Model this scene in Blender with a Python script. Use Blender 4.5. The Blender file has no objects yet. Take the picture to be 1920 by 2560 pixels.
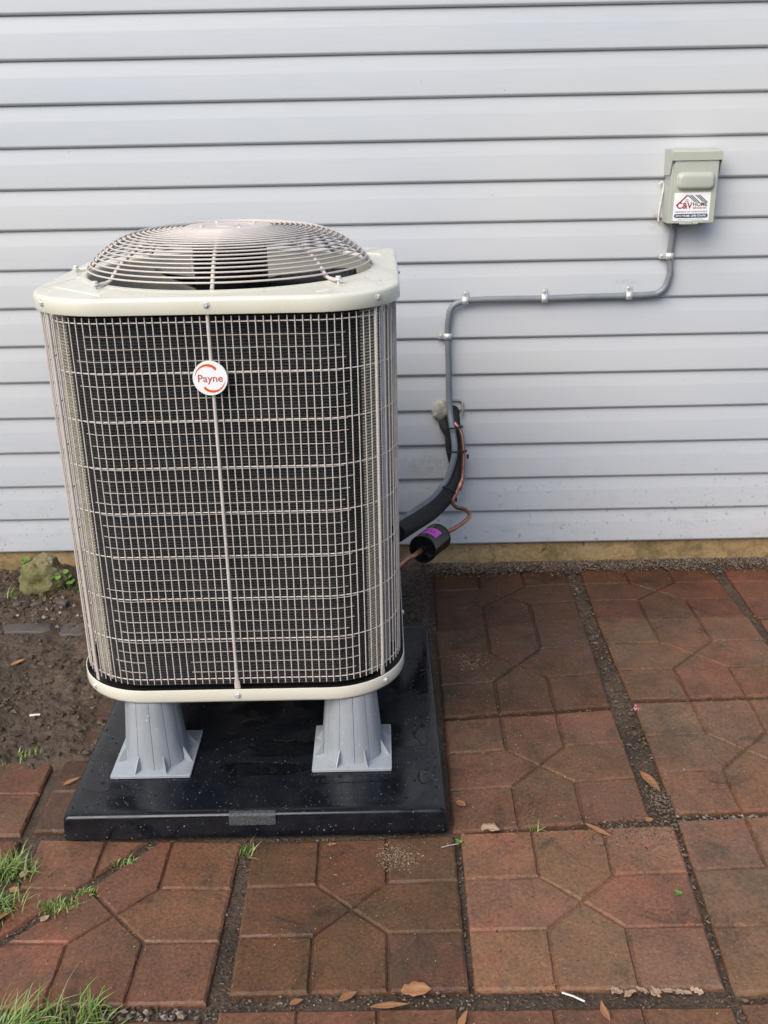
import bpy, bmesh, math, random
from mathutils import Vector, Matrix, noise
random.seed(7)
SC = bpy.context.scene
COL = SC.collection

# ------------------------------------------------------------------ camera
CAM = Vector((0.3075, -3.4531, 1.5905))
YAW, PITCH, ROLL, FPX = -0.0004, -0.3738, -0.0192, 2523.76
cy_, sy_, cp_, sp_ = math.cos(YAW), math.sin(YAW), math.cos(PITCH), math.sin(PITCH)
fwd = Vector((sy_*cp_, cy_*cp_, sp_)); rgt = Vector((cy_, -sy_, 0)); upv = rgt.cross(fwd)
cr_, sr_ = math.cos(ROLL), math.sin(ROLL)
rgt, upv = cr_*rgt + sr_*upv, -sr_*rgt + cr_*upv
cam_data = bpy.data.cameras.new('camera')
cam = bpy.data.objects.new('camera', cam_data); COL.objects.link(cam)
M4 = Matrix((rgt, upv, -fwd)).transposed().to_4x4(); M4.translation = CAM
cam.matrix_world = M4
cam_data.sensor_fit = 'VERTICAL'; cam_data.sensor_height = 36.0; cam_data.sensor_width = 27.0
cam_data.lens = FPX/2560*36.0
cam_data.clip_start = 0.05; cam_data.clip_end = 600
SC.camera = cam

# ------------------------------------------------------------------ sky, sun, exposure
SUN_DIR = Vector((-0.40, -0.60, 0.69)).normalized()
az = math.atan2(SUN_DIR.x, SUN_DIR.y) % (2*math.pi); el = math.asin(SUN_DIR.z)
W = bpy.data.worlds.new('World'); SC.world = W; W.use_nodes = True
wn, wl = W.node_tree.nodes, W.node_tree.links
wn.clear()
wout = wn.new('ShaderNodeOutputWorld'); wbg = wn.new('ShaderNodeBackground')
sky = wn.new('ShaderNodeTexSky'); sky.sky_type = 'NISHITA'; sky.sun_disc = False
sky.sun_elevation = el; sky.sun_rotation = az; sky.dust_density = 2.5; sky.air_density = 1.0
hs = wn.new('ShaderNodeHueSaturation'); hs.inputs['Saturation'].default_value = 1.25
wl.new(sky.outputs[0], hs.inputs['Color']); wl.new(hs.outputs[0], wbg.inputs['Color'])
wbg.inputs['Strength'].default_value = 0.125
wl.new(wbg.outputs[0], wout.inputs[0])
sun_data = bpy.data.lights.new('sun', 'SUN'); sun_data.energy = 2.2; sun_data.angle = math.radians(50)
sun_data.color = (1.0, 0.965, 0.90)
sun = bpy.data.objects.new('sun', sun_data); COL.objects.link(sun)
sun.rotation_euler = SUN_DIR.to_track_quat('Z', 'Y').to_euler(); sun.location = (-4, -6, 7)
SC.view_settings.view_transform = 'Standard'; SC.view_settings.look = 'None'
SC.view_settings.gamma = 1.0; SC.view_settings.use_curve_mapping = False
SC.view_settings.exposure = 0.46
SC.render.engine = 'CYCLES'
SC.cycles.use_denoising = True
SC.cycles.max_bounces = 8

# ------------------------------------------------------------------ materials
def mat(name, color, rough=0.5, metal=0.0, spec=0.5, coat=0.0):
    m = bpy.data.materials.new(name); m.use_nodes = True
    b = m.node_tree.nodes['Principled BSDF']
    b.inputs['Base Color'].default_value = (*color, 1); b.inputs['Roughness'].default_value = rough
    b.inputs['Metallic'].default_value = metal; b.inputs['Specular IOR Level'].default_value = spec
    b.inputs['Coat Weight'].default_value = coat
    return m
class NT:
    """small wrapper for building node trees"""
    def __init__(s, m):
        s.m = m; s.n = m.node_tree.nodes; s.l = m.node_tree.links; s.b = s.n['Principled BSDF']
    def pos(s, scale=(1, 1, 1)):
        g = s.n.new('ShaderNodeNewGeometry'); mp = s.n.new('ShaderNodeMapping'); mp.inputs['Scale'].default_value = scale
        s.l.new(g.outputs['Position'], mp.inputs['Vector']); return mp.outputs[0]
    def noise(s, scale, detail=4, rough=0.6, vec=None, dist=0.0):
        t = s.n.new('ShaderNodeTexNoise'); t.inputs['Scale'].default_value = scale; t.inputs['Detail'].default_value = detail
        t.inputs['Roughness'].default_value = rough; t.inputs['Distortion'].default_value = dist
        s.l.new(vec or s.pos(), t.inputs['Vector']); return t.outputs['Fac']
    def voro(s, scale, vec=None, feature='F1'):
        t = s.n.new('ShaderNodeTexVoronoi'); t.inputs['Scale'].default_value = scale; t.feature = feature
        s.l.new(vec or s.pos(), t.inputs['Vector']); return t.outputs['Distance']
    def ramp(s, fac, stops):
        r = s.n.new('ShaderNodeValToRGB'); e = r.color_ramp.elements
        while len(e) < len(stops): e.new(0.5)
        for x, (p, c) in zip(e, stops):
            x.position = p; x.color = (*c, 1) if not isinstance(c, (int, float)) else (c, c, c, 1)
        s.l.new(fac, r.inputs[0]); return r.outputs[0]
    def mix(s, a, b, fac, mode='MIX'):
        x = s.n.new('ShaderNodeMix'); x.data_type = 'RGBA'; x.blend_type = mode
        for v, i in ((fac, 0), (a, 6), (b, 7)):
            if isinstance(v, (int, float)): x.inputs[i].default_value = v if i == 0 else (v, v, v, 1)
            elif isinstance(v, tuple): x.inputs[i].default_value = (*v, 1)
            else: s.l.new(v, x.inputs[i])
        return x.outputs[2]
    def color(s, c): s.l.new(c, s.b.inputs['Base Color'])
    def rough(s, c): s.l.new(c, s.b.inputs['Roughness'])
    def bump(s, h, strength=0.3, dist=0.01):
        prev = s.b.inputs['Normal'].links[0].from_socket if s.b.inputs['Normal'].links else None
        x = s.n.new('ShaderNodeBump'); x.inputs['Strength'].default_value = strength; x.inputs['Distance'].default_value = dist
        s.l.new(h, x.inputs['Height'])
        if prev: s.l.new(prev, x.inputs['Normal'])
        s.l.new(x.outputs[0], s.b.inputs['Normal'])
    def rnd(s): return s.n.new('ShaderNodeObjectInfo').outputs['Random']
    def island(s): return s.n.new('ShaderNodeNewGeometry').outputs['Random Per Island']

def m_vinyl():
    m = mat('vinyl_siding', (0.6, 0.6, 0.59), 0.42, spec=0.4); t = NT(m)
    grain = t.noise(60, 5, 0.65, t.pos((0.12, 1, 2.2)))
    big = t.noise(1.4, 3, 0.5, t.pos((0.6, 1, 1.2)))
    c = t.ramp(big, [(0.32, (0.470, 0.500, 0.538)), (0.68, (0.515, 0.530, 0.548))])
    c = t.mix(c, t.ramp(grain, [(0.35, 0.97), (0.65, 1.0)]), 1.0, 'MULTIPLY')
    wea = t.noise(0.55, 3, 0.6, t.pos((0.7, 1, 1.5))); c = t.mix(c, (0.57, 0.565, 0.545), t.ramp(wea, [(0.45, 0.0), (0.62, 0.55)]))
    dirt = t.noise(5, 6, 0.7, t.pos((0.5, 1, 1.6)), 0.6)
    c = t.mix(c, (0.46, 0.43, 0.38), t.ramp(dirt, [(0.62, 0.0), (0.82, 0.22)]))
    # dust and splash stains: specks everywhere, more in patches
    sp = t.noise(95, 2, 0.5, t.pos((1, 1, 1)))
    c = t.mix(c, (0.2, 0.18, 0.16), t.ramp(sp, [(0.755, 0.0), (0.79, 0.75)]))
    # rain-splashed mud on the lowest boards (height above ground)
    g = t.n.new('ShaderNodeNewGeometry'); sx = t.n.new('ShaderNodeSeparateXYZ'); t.l.new(g.outputs['Position'], sx.inputs[0])
    low = t.ramp(sx.outputs['Z'], [(0.1, 0.9), (0.55, 0.0)])
    sp2 = t.noise(60, 2, 0.5); c = t.mix(c, (0.2, 0.18, 0.15), t.mix(t.ramp(sp2, [(0.66, 0.0), (0.71, 0.7)]), low, 1.0, 'MULTIPLY'))
    spl = t.noise(22, 6, 0.75, t.pos((0.7, 1, 1)))
    f = t.mix(t.ramp(spl, [(0.54, 0.0), (0.76, 0.55)]), low, 1.0, 'MULTIPLY')
    c = t.mix(c, (0.30, 0.265, 0.20), f)
    def spot(cx, cz, rx, rz, col, amt):
        g2 = t.n.new('ShaderNodeNewGeometry'); mp = t.n.new('ShaderNodeMapping'); mp.vector_type = 'TEXTURE'
        mp.inputs['Location'].default_value = (cx, 0, cz); mp.inputs['Scale'].default_value = (rx, 1000, rz); t.l.new(g2.outputs['Position'], mp.inputs['Vector'])
        gr = t.n.new('ShaderNodeVectorMath'); gr.operation = 'LENGTH'; t.l.new(mp.outputs[0], gr.inputs[0])
        nz = t.noise(45, 5, 0.75); f_ = t.mix(t.ramp(gr.outputs['Value'], [(0.15, 1.0), (1.0, 0.0)]), t.ramp(nz, [(0.42, 0.0), (0.62, 1.0)]), 1.0, 'MULTIPLY')
        return t.mix(c, col, t.mix(f_, amt, 1.0, 'MULTIPLY'))
    c = spot(0.522, 0.868, 0.022, 0.030, (0.22, 0.11, 0.05), 0.8)      # rust under the lowest strap
    c = spot(1.222, 1.250, 0.030, 0.045, (0.25, 0.19, 0.13), 0.7)      # dirt by the caulk
    c = spot(1.290, 1.240, 0.045, 0.014, (0.18, 0.12, 0.08), 0.6)
    c = spot(1.135, 1.055, 0.06, 0.012, (0.30, 0.25, 0.19), 0.6)       # old strap mark
    c = spot(0.51, 0.60, 0.06, 0.05, (0.28, 0.24, 0.19), 0.6)          # grime round the pipe hole
    c = spot(0.47, 0.42, 0.12, 0.06, (0.33, 0.29, 0.23), 0.6)
    t.color(c)
    t.rough(t.ramp(grain, [(0.3, 0.27), (0.7, 0.40)]))
    t.bump(grain, 0.05, 0.003)
    return m
def m_paver():
    m = mat('red_concrete_paver', (0.12, 0.05, 0.03), 0.5); t = NT(m)
    big = t.noise(3.2, 4, 0.6); mid = t.noise(14, 5, 0.65); fine = t.noise(130, 4, 0.7)
    c = t.ramp(big, [(0.34, (0.37, 0.158, 0.094)), (0.50, (0.325, 0.160, 0.096)), (0.66, (0.305, 0.164, 0.096))])
    r = t.rnd()
    c = t.mix(c, t.ramp(r, [(0.0, (0.33, 0.125, 0.075)), (0.5, (0.25, 0.145, 0.09)), (1.0, (0.28, 0.165, 0.095))]), 0.08)
    # mud film
    c = t.mix(c, (0.22, 0.14, 0.09), t.ramp(mid, [(0.46, 0.0), (0.66, 0.6)]))
    c = t.mix(c, (0.165, 0.108, 0.07), t.ramp(t.noise(2.3, 6, 0.75, None, 0.5), [(0.50, 0.0), (0.64, 0.65)]))
    # algae-dark stains
    st = t.noise(7, 6, 0.72, None, 0.8)
    c = t.mix(c, (0.075, 0.058, 0.042), t.ramp(st, [(0.55, 0.0), (0.70, 0.75)]))
    c = t.mix(c, t.ramp(fine, [(0.3, 0.58), (0.62, 1.12)]), 1.0, 'MULTIPLY')
    c = t.mix(c, t.ramp(t.noise(1.7, 6, 0.8, None, 1.0), [(0.35, 0.72), (0.6, 1.08)]), 1.0, 'MULTIPLY')
    oc = t.n.new('ShaderNodeObjectInfo').outputs['Color']; c = t.mix(c, oc, 1.0, 'MULTIPLY')   # each tile's tint: damp wear, plus shade painted in near wall and unit
    # pale sand grains and dark specks
    s1 = t.noise(210, 1, 0.4); s2 = t.noise(85, 2, 0.5)
    c = t.mix(c, (0.42, 0.34, 0.26), t.ramp(s1, [(0.745, 0.0), (0.775, 0.8)]))
    c = t.mix(c, (0.03, 0.025, 0.02), t.ramp(s2, [(0.70, 0.0), (0.74, 0.85)]))
    t.color(c)
    t.b.inputs['Specular IOR Level'].default_value = 0.3
    t.rough(t.ramp(t.noise(4, 6, 0.75), [(0.36, 0.24), (0.60, 0.70)]))
    t.bump(fine, 0.35, 0.003); t.bump(mid, 0.3, 0.004)
    return m
def m_soil():
    m = mat('wet_soil', (0.06, 0.045, 0.032), 0.7); t = NT(m)
    big = t.noise(4, 5, 0.65); fine = t.noise(90, 6, 0.75); vo = t.voro(120)
    c = t.ramp(big, [(0.30, (0.034, 0.022, 0.014)), (0.48, (0.072, 0.047, 0.029)), (0.66, (0.105, 0.069, 0.043))])
    c = t.mix(c, t.ramp(fine, [(0.3, 0.45), (0.65, 1.25)]), 1.0, 'MULTIPLY')
    s = t.noise(160, 1, 0.4)
    c = t.mix(c, (0.3, 0.25, 0.19), t.ramp(s, [(0.74, 0.0), (0.78, 0.7)]))
    t.color(c); t.rough(t.ramp(fine, [(0.3, 0.45), (0.7, 0.85)]))
    t.bump(fine, 0.6, 0.008); t.bump(vo, 0.3, 0.006)
    return m
def m_ground():
    m = mat('yard_ground', (0.05, 0.06, 0.03), 0.85); t = NT(m)
    big = t.noise(0.6, 6, 0.7); fine = t.noise(40, 5, 0.7)
    c = t.ramp(big, [(0.35, (0.07, 0.05, 0.035)), (0.6, (0.05, 0.07, 0.028))])
    t.color(t.mix(c, t.ramp(fine, [(0.3, 0.5), (0.7, 1.2)]), 1.0, 'MULTIPLY')); t.bump(fine, 0.5, 0.02)
    return m
def m_foundation():
    m = mat('foundation_concrete', (0.25, 0.2, 0.12), 0.85); t = NT(m)
    big = t.noise(5, 6, 0.7, t.pos((0.6, 1, 1.5))); fine = t.noise(70, 5, 0.7)
    c = t.ramp(big, [(0.3, (0.20, 0.130, 0.058)), (0.5, (0.37, 0.255, 0.118)), (0.7, (0.42, 0.31, 0.17))])
    gr = t.noise(9, 5, 0.6)
    c = t.mix(c, (0.12, 0.095, 0.04), t.ramp(gr, [(0.52, 0.0), (0.66, 0.6)]))
    c = t.mix(c, (0.06, 0.045, 0.03), t.ramp(t.noise(26, 4, 0.7), [(0.60, 0.0), (0.70, 0.8)]))
    c = t.mix(c, t.ramp(fine, [(0.3, 0.6), (0.65, 1.1)]), 1.0, 'MULTIPLY')
    t.color(c); t.bump(fine, 0.5, 0.004)
    return m
def m_pad():
    m = mat('black_composite_pad', (0.012, 0.014, 0.018), 0.4, spec=0.45); t = NT(m)
    wet = t.noise(7, 4, 0.6, None, 0.5); fine = t.noise(400, 2, 0.5); sc = t.noise(26, 5, 0.7)
    c = t.ramp(sc, [(0.4, (0.005, 0.0062, 0.0095)), (0.7, (0.010, 0.012, 0.017))])
    sp = t.noise(190, 1, 0.4)
    c = t.mix(c, (0.35, 0.36, 0.38), t.ramp(sp, [(0.752, 0.0), (0.772, 0.7)]))  # pale specks: glints of rain droplets painted into the colour
    t.color(c); t.rough(t.ramp(wet, [(0.42, 0.33), (0.56, 0.10)]))
    t.bump(fine, 0.12, 0.001)
    return m
def m_riser():
    m = mat('grey_riser_plastic', (0.3, 0.32, 0.34), 0.4); t = NT(m)
    n = t.noise(18, 5, 0.7, t.pos((1, 1, 0.3)))
    c = t.ramp(n, [(0.3, (0.28, 0.305, 0.33)), (0.7, (0.36, 0.385, 0.41))])
    sp = t.noise(140, 1, 0.4)
    c = t.mix(c, (0.62, 0.64, 0.66), t.ramp(sp, [(0.74, 0.0), (0.77, 0.8)]))
    t.color(c); t.rough(t.ramp(n, [(0.35, 0.28), (0.65, 0.5)]))
    return m
def m_paint(name, c0, c1, rough=0.3, coat=0.25, scale=6):
    m = mat(name, c0, rough, coat=coat); t = NT(m)
    n = t.noise(scale, 4, 0.6); f = t.noise(500, 2, 0.5)
    t.color(t.ramp(n, [(0.3, c0), (0.7, c1)])); t.rough(t.ramp(n, [(0.3, rough*0.85), (0.7, rough*1.3)])); t.bump(f, 0.04, 0.0006)
    return m
def m_coil(name, dark, light, metal, rough):
    m = mat(name, dark, rough, metal); t = NT(m)
    n = t.noise(20, 5, 0.7, t.pos((1, 1, 3))); fin = t.noise(600, 2, 0.6, t.pos((1, 1, 0.15)))
    c = t.ramp(n, [(0.3, dark), (0.7, light)])
    c = t.mix(c, t.ramp(fin, [(0.35, 0.6), (0.65, 1.25)]), 1.0, 'MULTIPLY')
    t.color(c); t.bump(fin, 0.4, 0.002)
    return m
def m_island(name, cols, rough=0.6, spec=0.5, bump=0):
    m = mat(name, cols[0], rough, spec=spec); t = NT(m)
    n = len(cols); c = t.ramp(t.island(), [((i+0.5)/n, x) for i, x in enumerate(cols)])
    f = t.noise(150, 3, 0.7)
    t.color(t.mix(c, t.ramp(f, [(0.3, 0.65), (0.7, 1.2)]), 1.0, 'MULTIPLY'))
    if bump: t.bump(f, bump, 0.003)
    return m
def m_leaf(name, cols):
    m = mat(name, cols[0], 0.5); t = NT(m)
    n = t.noise(60, 5, 0.7); r = t.rnd()
    c = t.mix(t.ramp(n, [(0.3, cols[0]), (0.7, cols[1])]), t.ramp(r, [(0, cols[1]), (1, cols[2])]), 0.4)
    t.color(c); t.bump(n, 0.3, 0.002)
    return m
def m_copper():
    m = mat('copper', (0.5, 0.22, 0.13), 0.33, 0.85); t = NT(m)
    n = t.noise(35, 5, 0.7)
    t.color(t.ramp(n, [(0.3, (0.30, 0.125, 0.08)), (0.55, (0.45, 0.22, 0.155)), (0.75, (0.16, 0.075, 0.055))])); t.rough(t.ramp(n, [(0.3, 0.25), (0.7, 0.5)]))
    return m
def m_foam():
    m = mat('pipe_insulation', (0.012, 0.012, 0.013), 0.75); t = NT(m)
    n = t.noise(120, 4, 0.6); t.color(t.ramp(n, [(0.3, (0.009, 0.009, 0.010)), (0.7, (0.019, 0.019, 0.020))])); t.bump(n, 0.3, 0.002)
    return m
def m_rock():
    m = mat('mossy_rock', (0.2, 0.17, 0.1), 0.85); t = NT(m)
    n = t.noise(22, 6, 0.7); f = t.noise(110, 5, 0.7); v = t.noise(9, 4, 0.6)
    c = t.ramp(n, [(0.3, (0.12, 0.10, 0.055)), (0.52, (0.24, 0.20, 0.11)), (0.72, (0.36, 0.29, 0.22))])
    c = t.mix(c, (0.14, 0.15, 0.035), t.ramp(v, [(0.45, 0.0), (0.62, 0.7)]))
    t.color(t.mix(c, t.ramp(f, [(0.3, 0.55), (0.68, 1.2)]), 1.0, 'MULTIPLY')); t.bump(f, 0.7, 0.006); t.bump(n, 0.5, 0.012)
    return m
def m_putty():
    m = mat('dried_putty', (0.4, 0.37, 0.3), 0.8); t = NT(m)
    n = t.noise(40, 6, 0.7); t.color(t.ramp(n, [(0.3, (0.24, 0.21, 0.17)), (0.6, (0.45, 0.42, 0.35))])); t.bump(n, 0.6, 0.006)
    return m
def m_water():
    m = mat('rain_water', (1, 1, 1), 0.03); b = m.node_tree.nodes['Principled BSDF']
    b.inputs['Transmission Weight'].default_value = 1.0; b.inputs['IOR'].default_value = 1.33
    return m

VINYL = m_vinyl(); PAVER = m_paver(); SOIL = m_soil(); GROUND = m_ground(); FOUND = m_foundation(); PAD = m_pad(); RISER = m_riser()
CREAM = m_paint('cream_enamel', (0.66, 0.635, 0.52), (0.69, 0.665, 0.555), 0.28, 0.4)
TAUPE = m_paint('taupe_coated_wire', (0.52, 0.465, 0.42), (0.60, 0.545, 0.495), 0.34, 0.2, 12)
BOXGREY = m_paint('grey_green_enamel', (0.40, 0.42, 0.36), (0.44, 0.455, 0.39), 0.32, 0.2)
COILM = m_coil('coil_fins', (0.028, 0.028, 0.028), (0.062, 0.061, 0.060), 0.30, 0.45)
COILC = m_coil('splayed_coil_fins', (0.42, 0.39, 0.31), (0.60, 0.56, 0.45), 0.2, 0.45)
TUBEM = m_paint('aluminium_tube', (0.42, 0.39, 0.35), (0.55, 0.50, 0.45), 0.4, 0.0, 20)
BLACK = m_paint('black_enamel', (0.004, 0.004, 0.0045), (0.007, 0.007, 0.0075), 0.16, 0.0)
BLACK.node_tree.nodes['Principled BSDF'].inputs['Specular IOR Level'].default_value = 0.3
MOTOR = mat('motor_black', (0.003, 0.003, 0.003), 0.55, spec=0.15)
MATTEBLACK = mat('matte_black_plastic', (0.012, 0.012, 0.013), 0.5)
ZINC = m_paint('zinc_plate', (0.66, 0.66, 0.64), (0.80, 0.80, 0.78), 0.36, 0.0, 60); ZINC.node_tree.nodes['Principled BSDF'].inputs['Metallic'].default_value = 0.45
GALV = m_paint('galvanised_sheet', (0.38, 0.41, 0.45), (0.50, 0.53, 0.57), 0.4, 0.0, 30); GALV.node_tree.nodes['Principled BSDF'].inputs['Metallic'].default_value = 0.6
CONDUIT = m_paint('grey_pvc_conduit', (0.17, 0.185, 0.20), (0.215, 0.23, 0.245), 0.35, 0.1, 20)
COPPER = m_copper(); FOAM = m_foam(); ROCK = m_rock(); PUTTY = m_putty(); WATER = m_water()
WHITE = mat('white_print_base', (0.85, 0.85, 0.85), 0.4)
CAULK = mat('white_caulk', (0.68, 0.66, 0.62), 0.6)
ORANGE = mat('orange_print', (0.72, 0.11, 0.015), 0.4); DULLRED = mat('faded_red_print', (0.50, 0.13, 0.08), 0.4)
RED = mat('red_print', (0.30, 0.012, 0.025), 0.4); INK = mat('black_print', (0.02, 0.018, 0.025), 0.4); NAVY = mat('navy_print', (0.015, 0.015, 0.06), 0.4)
MAGENTA = mat('magenta_label', (0.62, 0.05, 0.50), 0.45)
GRASS = m_island('grass_blades', [(0.13, 0.25, 0.035), (0.20, 0.34, 0.06), (0.25, 0.35, 0.09), (0.10, 0.18, 0.03), (0.32, 0.30, 0.12)], 0.45)
WEED = m_island('weed_leaves', [(0.07, 0.17, 0.025), (0.12, 0.25, 0.04), (0.16, 0.30, 0.05)], 0.4)
DEADLEAF = m_leaf('dead_leaf', [(0.26, 0.115, 0.045), (0.38, 0.19, 0.085), (0.17, 0.075, 0.035)])
PALELEAF = m_leaf('pale_dead_leaf', [(0.30, 0.20, 0.12), (0.42, 0.30, 0.20), (0.26, 0.14, 0.08)])
CRUMB = m_island('soil_crumbs', [(0.045, 0.031, 0.021), (0.08, 0.055, 0.036), (0.065, 0.046, 0.031), (0.11, 0.077, 0.05), (0.03, 0.021, 0.015)], 0.7, bump=0.4)
MULCH = m_island('joint_litter', [(0.06, 0.043, 0.029), (0.095, 0.066, 0.043), (0.14, 0.10, 0.066), (0.08, 0.056, 0.038), (0.045, 0.032, 0.022), (0.22, 0.16, 0.105), (0.11, 0.075, 0.048)], 0.6, bump=0.4)
PEBBLE = m_island('pebbles', [(0.10, 0.08, 0.06), (0.17, 0.14, 0.105), (0.07, 0.06, 0.05), (0.17, 0.11, 0.06), (0.26, 0.22, 0.17), (0.09, 0.07, 0.05)], 0.45, bump=0.3)
FLECK = m_island('litter_flecks', [(0.40, 0.33, 0.25), (0.05, 0.035, 0.025), (0.20, 0.12, 0.07), (0.035, 0.03, 0.025), (0.28, 0.2, 0.13), (0.04, 0.03, 0.022)], 0.6)
CAST = m_island('worm_casts', [(0.20, 0.14, 0.085), (0.26, 0.185, 0.11), (0.15, 0.105, 0.065), (0.34, 0.25, 0.155)], 0.75)
SLATE = m_paint('grey_stone', (0.055, 0.046, 0.042), (0.105, 0.085, 0.078), 0.6, 0.0, 40)

# ------------------------------------------------------------------ mesh helpers
class MB:
    def __init__(s): s.v = []; s.f = []
    def add(s, vs, fs):
        o = len(s.v); s.v += [tuple(p) for p in vs]; s.f += [tuple(i+o for i in f) for f in fs]; return o
    def box(s, x0, x1, y0, y1, z0, z1):
        s.add([(x0,y0,z0),(x1,y0,z0),(x1,y1,z0),(x0,y1,z0),(x0,y0,z1),(x1,y0,z1),(x1,y1,z1),(x0,y1,z1)],
              [(0,3,2,1),(4,5,6,7),(0,1,5,4),(1,2,6,5),(2,3,7,6),(3,0,4,7)])
    def tube(s, pts, r, n=10, closed=False, caps=True):
        pts = [Vector(p) for p in pts]; N = len(pts); rs = r if isinstance(r, (list, tuple)) else [r]*N
        up = None; rings = []
        for i, p in enumerate(pts):
            if closed: t = pts[(i+1) % N] - pts[i-1]
            else: t = pts[min(i+1, N-1)] - pts[max(i-1, 0)]
            t.normalize()
            if up is None:
                up = Vector((0,0,1)) if abs(t.z) < 0.9 else Vector((1,0,0))
            a = t.cross(up).normalized(); b = a.cross(t).normalized(); up = b
            rings.append([p + rs[i]*(math.cos(2*math.pi*k/n)*a + math.sin(2*math.pi*k/n)*b) for k in range(n)])
        o = len(s.v)
        for rg in rings: s.v += [tuple(q) for q in rg]
        M = N if closed else N-1
        for i in range(M):
            j = (i+1) % N
            for k in range(n):
                k2 = (k+1) % n
                s.f.append((o+i*n+k, o+i*n+k2, o+j*n+k2, o+j*n+k))
        if caps and not closed:
            s.f.append(tuple(o+k for k in range(n))[::-1]); s.f.append(tuple(o+(N-1)*n+k for k in range(n)))
    def lathe(s, prof, c, n=32, axis=None, cap0=False, cap1=False):
        """prof: (r, h) along axis from c"""
        ax = Vector(axis or (0,0,1)).normalized(); a = ax.orthogonal().normalized(); b = ax.cross(a); c = Vector(c); o = len(s.v)
        for r, h in prof:
            for k in range(n):
                s.v.append(tuple(c + ax*h + r*(math.cos(2*math.pi*k/n)*a + math.sin(2*math.pi*k/n)*b)))
        for i in range(len(prof)-1):
            for k in range(n):
                k2 = (k+1) % n; s.f.append((o+i*n+k, o+i*n+k2, o+(i+1)*n+k2, o+(i+1)*n+k))
        if cap0: s.f.append(tuple(o+k for k in range(n))[::-1])
        if cap1: s.f.append(tuple(o+(len(prof)-1)*n+k for k in range(n)))
    def loft(s, loops, close=True, cap0=False, cap1=False):
        n = len(loops[0]); o = len(s.v)
        for L in loops: s.v += [tuple(p) for p in L]
        for i in range(len(loops)-1):
            for k in range(n if close else n-1):
                k2 = (k+1) % n; s.f.append((o+i*n+k, o+i*n+k2, o+(i+1)*n+k2, o+(i+1)*n+k))
        if cap0: s.f.append(tuple(o+k for k in range(n))[::-1])
        if cap1: s.f.append(tuple(o+(len(loops)-1)*n+k for k in range(n)))
    def mesh(s, name, material, origin=(0,0,0), smooth=35):
        me = bpy.data.meshes.new(name); ox, oy, oz = origin
        me.from_pydata([(x-ox, y-oy, z-oz) for x, y, z in s.v], [], s.f)
        me.materials.append(material)
        if smooth:
            me.shade_smooth(); me.set_sharp_from_angle(angle=math.radians(smooth))
        me.update(); return me
def worigin(o):
    p = Vector((0,0,0))
    while o: p += o.location; o = o.parent
    return p
def obj(name, mb, material, parent=None, smooth=35, bevel=0, origin=None):
    og = Vector(origin) if origin is not None else worigin(parent)
    me = mb.mesh(name, material, og, smooth)
    o = bpy.data.objects.new(name, me); COL.objects.link(o)
    if parent: o.parent = parent; o.location = og - worigin(parent)
    elif origin is not None: o.location = og
    if bevel:
        b = o.modifiers.new('bevel', 'BEVEL'); b.width = bevel; b.segments = 2; b.limit_method = 'ANGLE'; b.angle_limit = math.radians(40)
    return o
def inst(src, loc, parent, rot=None, name=None):
    o = src.copy(); COL.objects.link(o); o.parent = parent; o.location = loc
    if rot: o.rotation_euler = rot
    return o
def tag(o, label=None, cat=None, group=None, kind=None):
    if label: o['label'] = label
    if cat: o['category'] = cat
    if group: o['group'] = group
    if kind: o['kind'] = kind
    return o
def empty(name, loc, label, cat, group=None):
    o = bpy.data.objects.new(name, None); COL.objects.link(o); o.location = loc; o.empty_display_size = 0.1
    return tag(o, label, cat, group)
def rsq(a, R, n=12, ax=None):
    """rounded square loop, CCW from the middle of the -Y side"""
    P = []
    for (sx, sy, a0) in ((1,-1,-90), (1,1,0), (-1,1,90), (-1,-1,180)):
        r = R*0.28 if (sx, sy) == (1, 1) and R > 0.13 else R       # the service corner is tighter
        for k in range(n+1):
            t = math.radians(a0 + 90*k/n); P.append((sx*(a-r) + r*math.cos(t), sy*(a-r) + r*math.sin(t)))
    out = []
    for i, p in enumerate(P):                        # put extra points on the straights
        q = P[(i+1) % len(P)]; out.append(p)
        if math.dist(p, q) > 0.06:
            m = 8
            for k in range(1, m): out.append((p[0]+(q[0]-p[0])*k/m, p[1]+(q[1]-p[1])*k/m))
    return out
def text_mesh(body, size, material, name, parent, X, Y, O, offset=0.0, align='CENTER', width=None, depth=0.0002):
    """flat lettering: X, Y unit axes of the writing plane, O its centre in world space"""
    cu = bpy.data.curves.new('text_tmp', 'FONT'); cu.body = body; cu.size = size; cu.align_x = align; cu.align_y = 'CENTER'; cu.offset = offset
    cu.resolution_u = 4
    to = bpy.data.objects.new('text_tmp', cu); COL.objects.link(to)
    bpy.context.view_layer.update()
    me = bpy.data.meshes.new_from_object(to.evaluated_get(bpy.context.evaluated_depsgraph_get()))
    bpy.data.objects.remove(to); bpy.data.curves.remove(cu)
    xs = [v.co.x for v in me.vertices]; w = max(xs)-min(xs); k = (width/w) if width else 1.0
    X, Y, O = Vector(X), Vector(Y), Vector(O); og = worigin(parent)
    for v in me.vertices: v.co = O + X*(v.co.x*k) + Y*v.co.y - og
    me.materials.clear(); me.materials.append(material); me.name = name
    o = bpy.data.objects.new(name, me); COL.objects.link(o); o.parent = parent
    return o
def poly(mb, pts, X, Y, O):
    X, Y, O = Vector(X), Vector(Y), Vector(O)
    mb.add([O + X*a + Y*b for a, b in pts], [tuple(range(len(pts)))])
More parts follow.
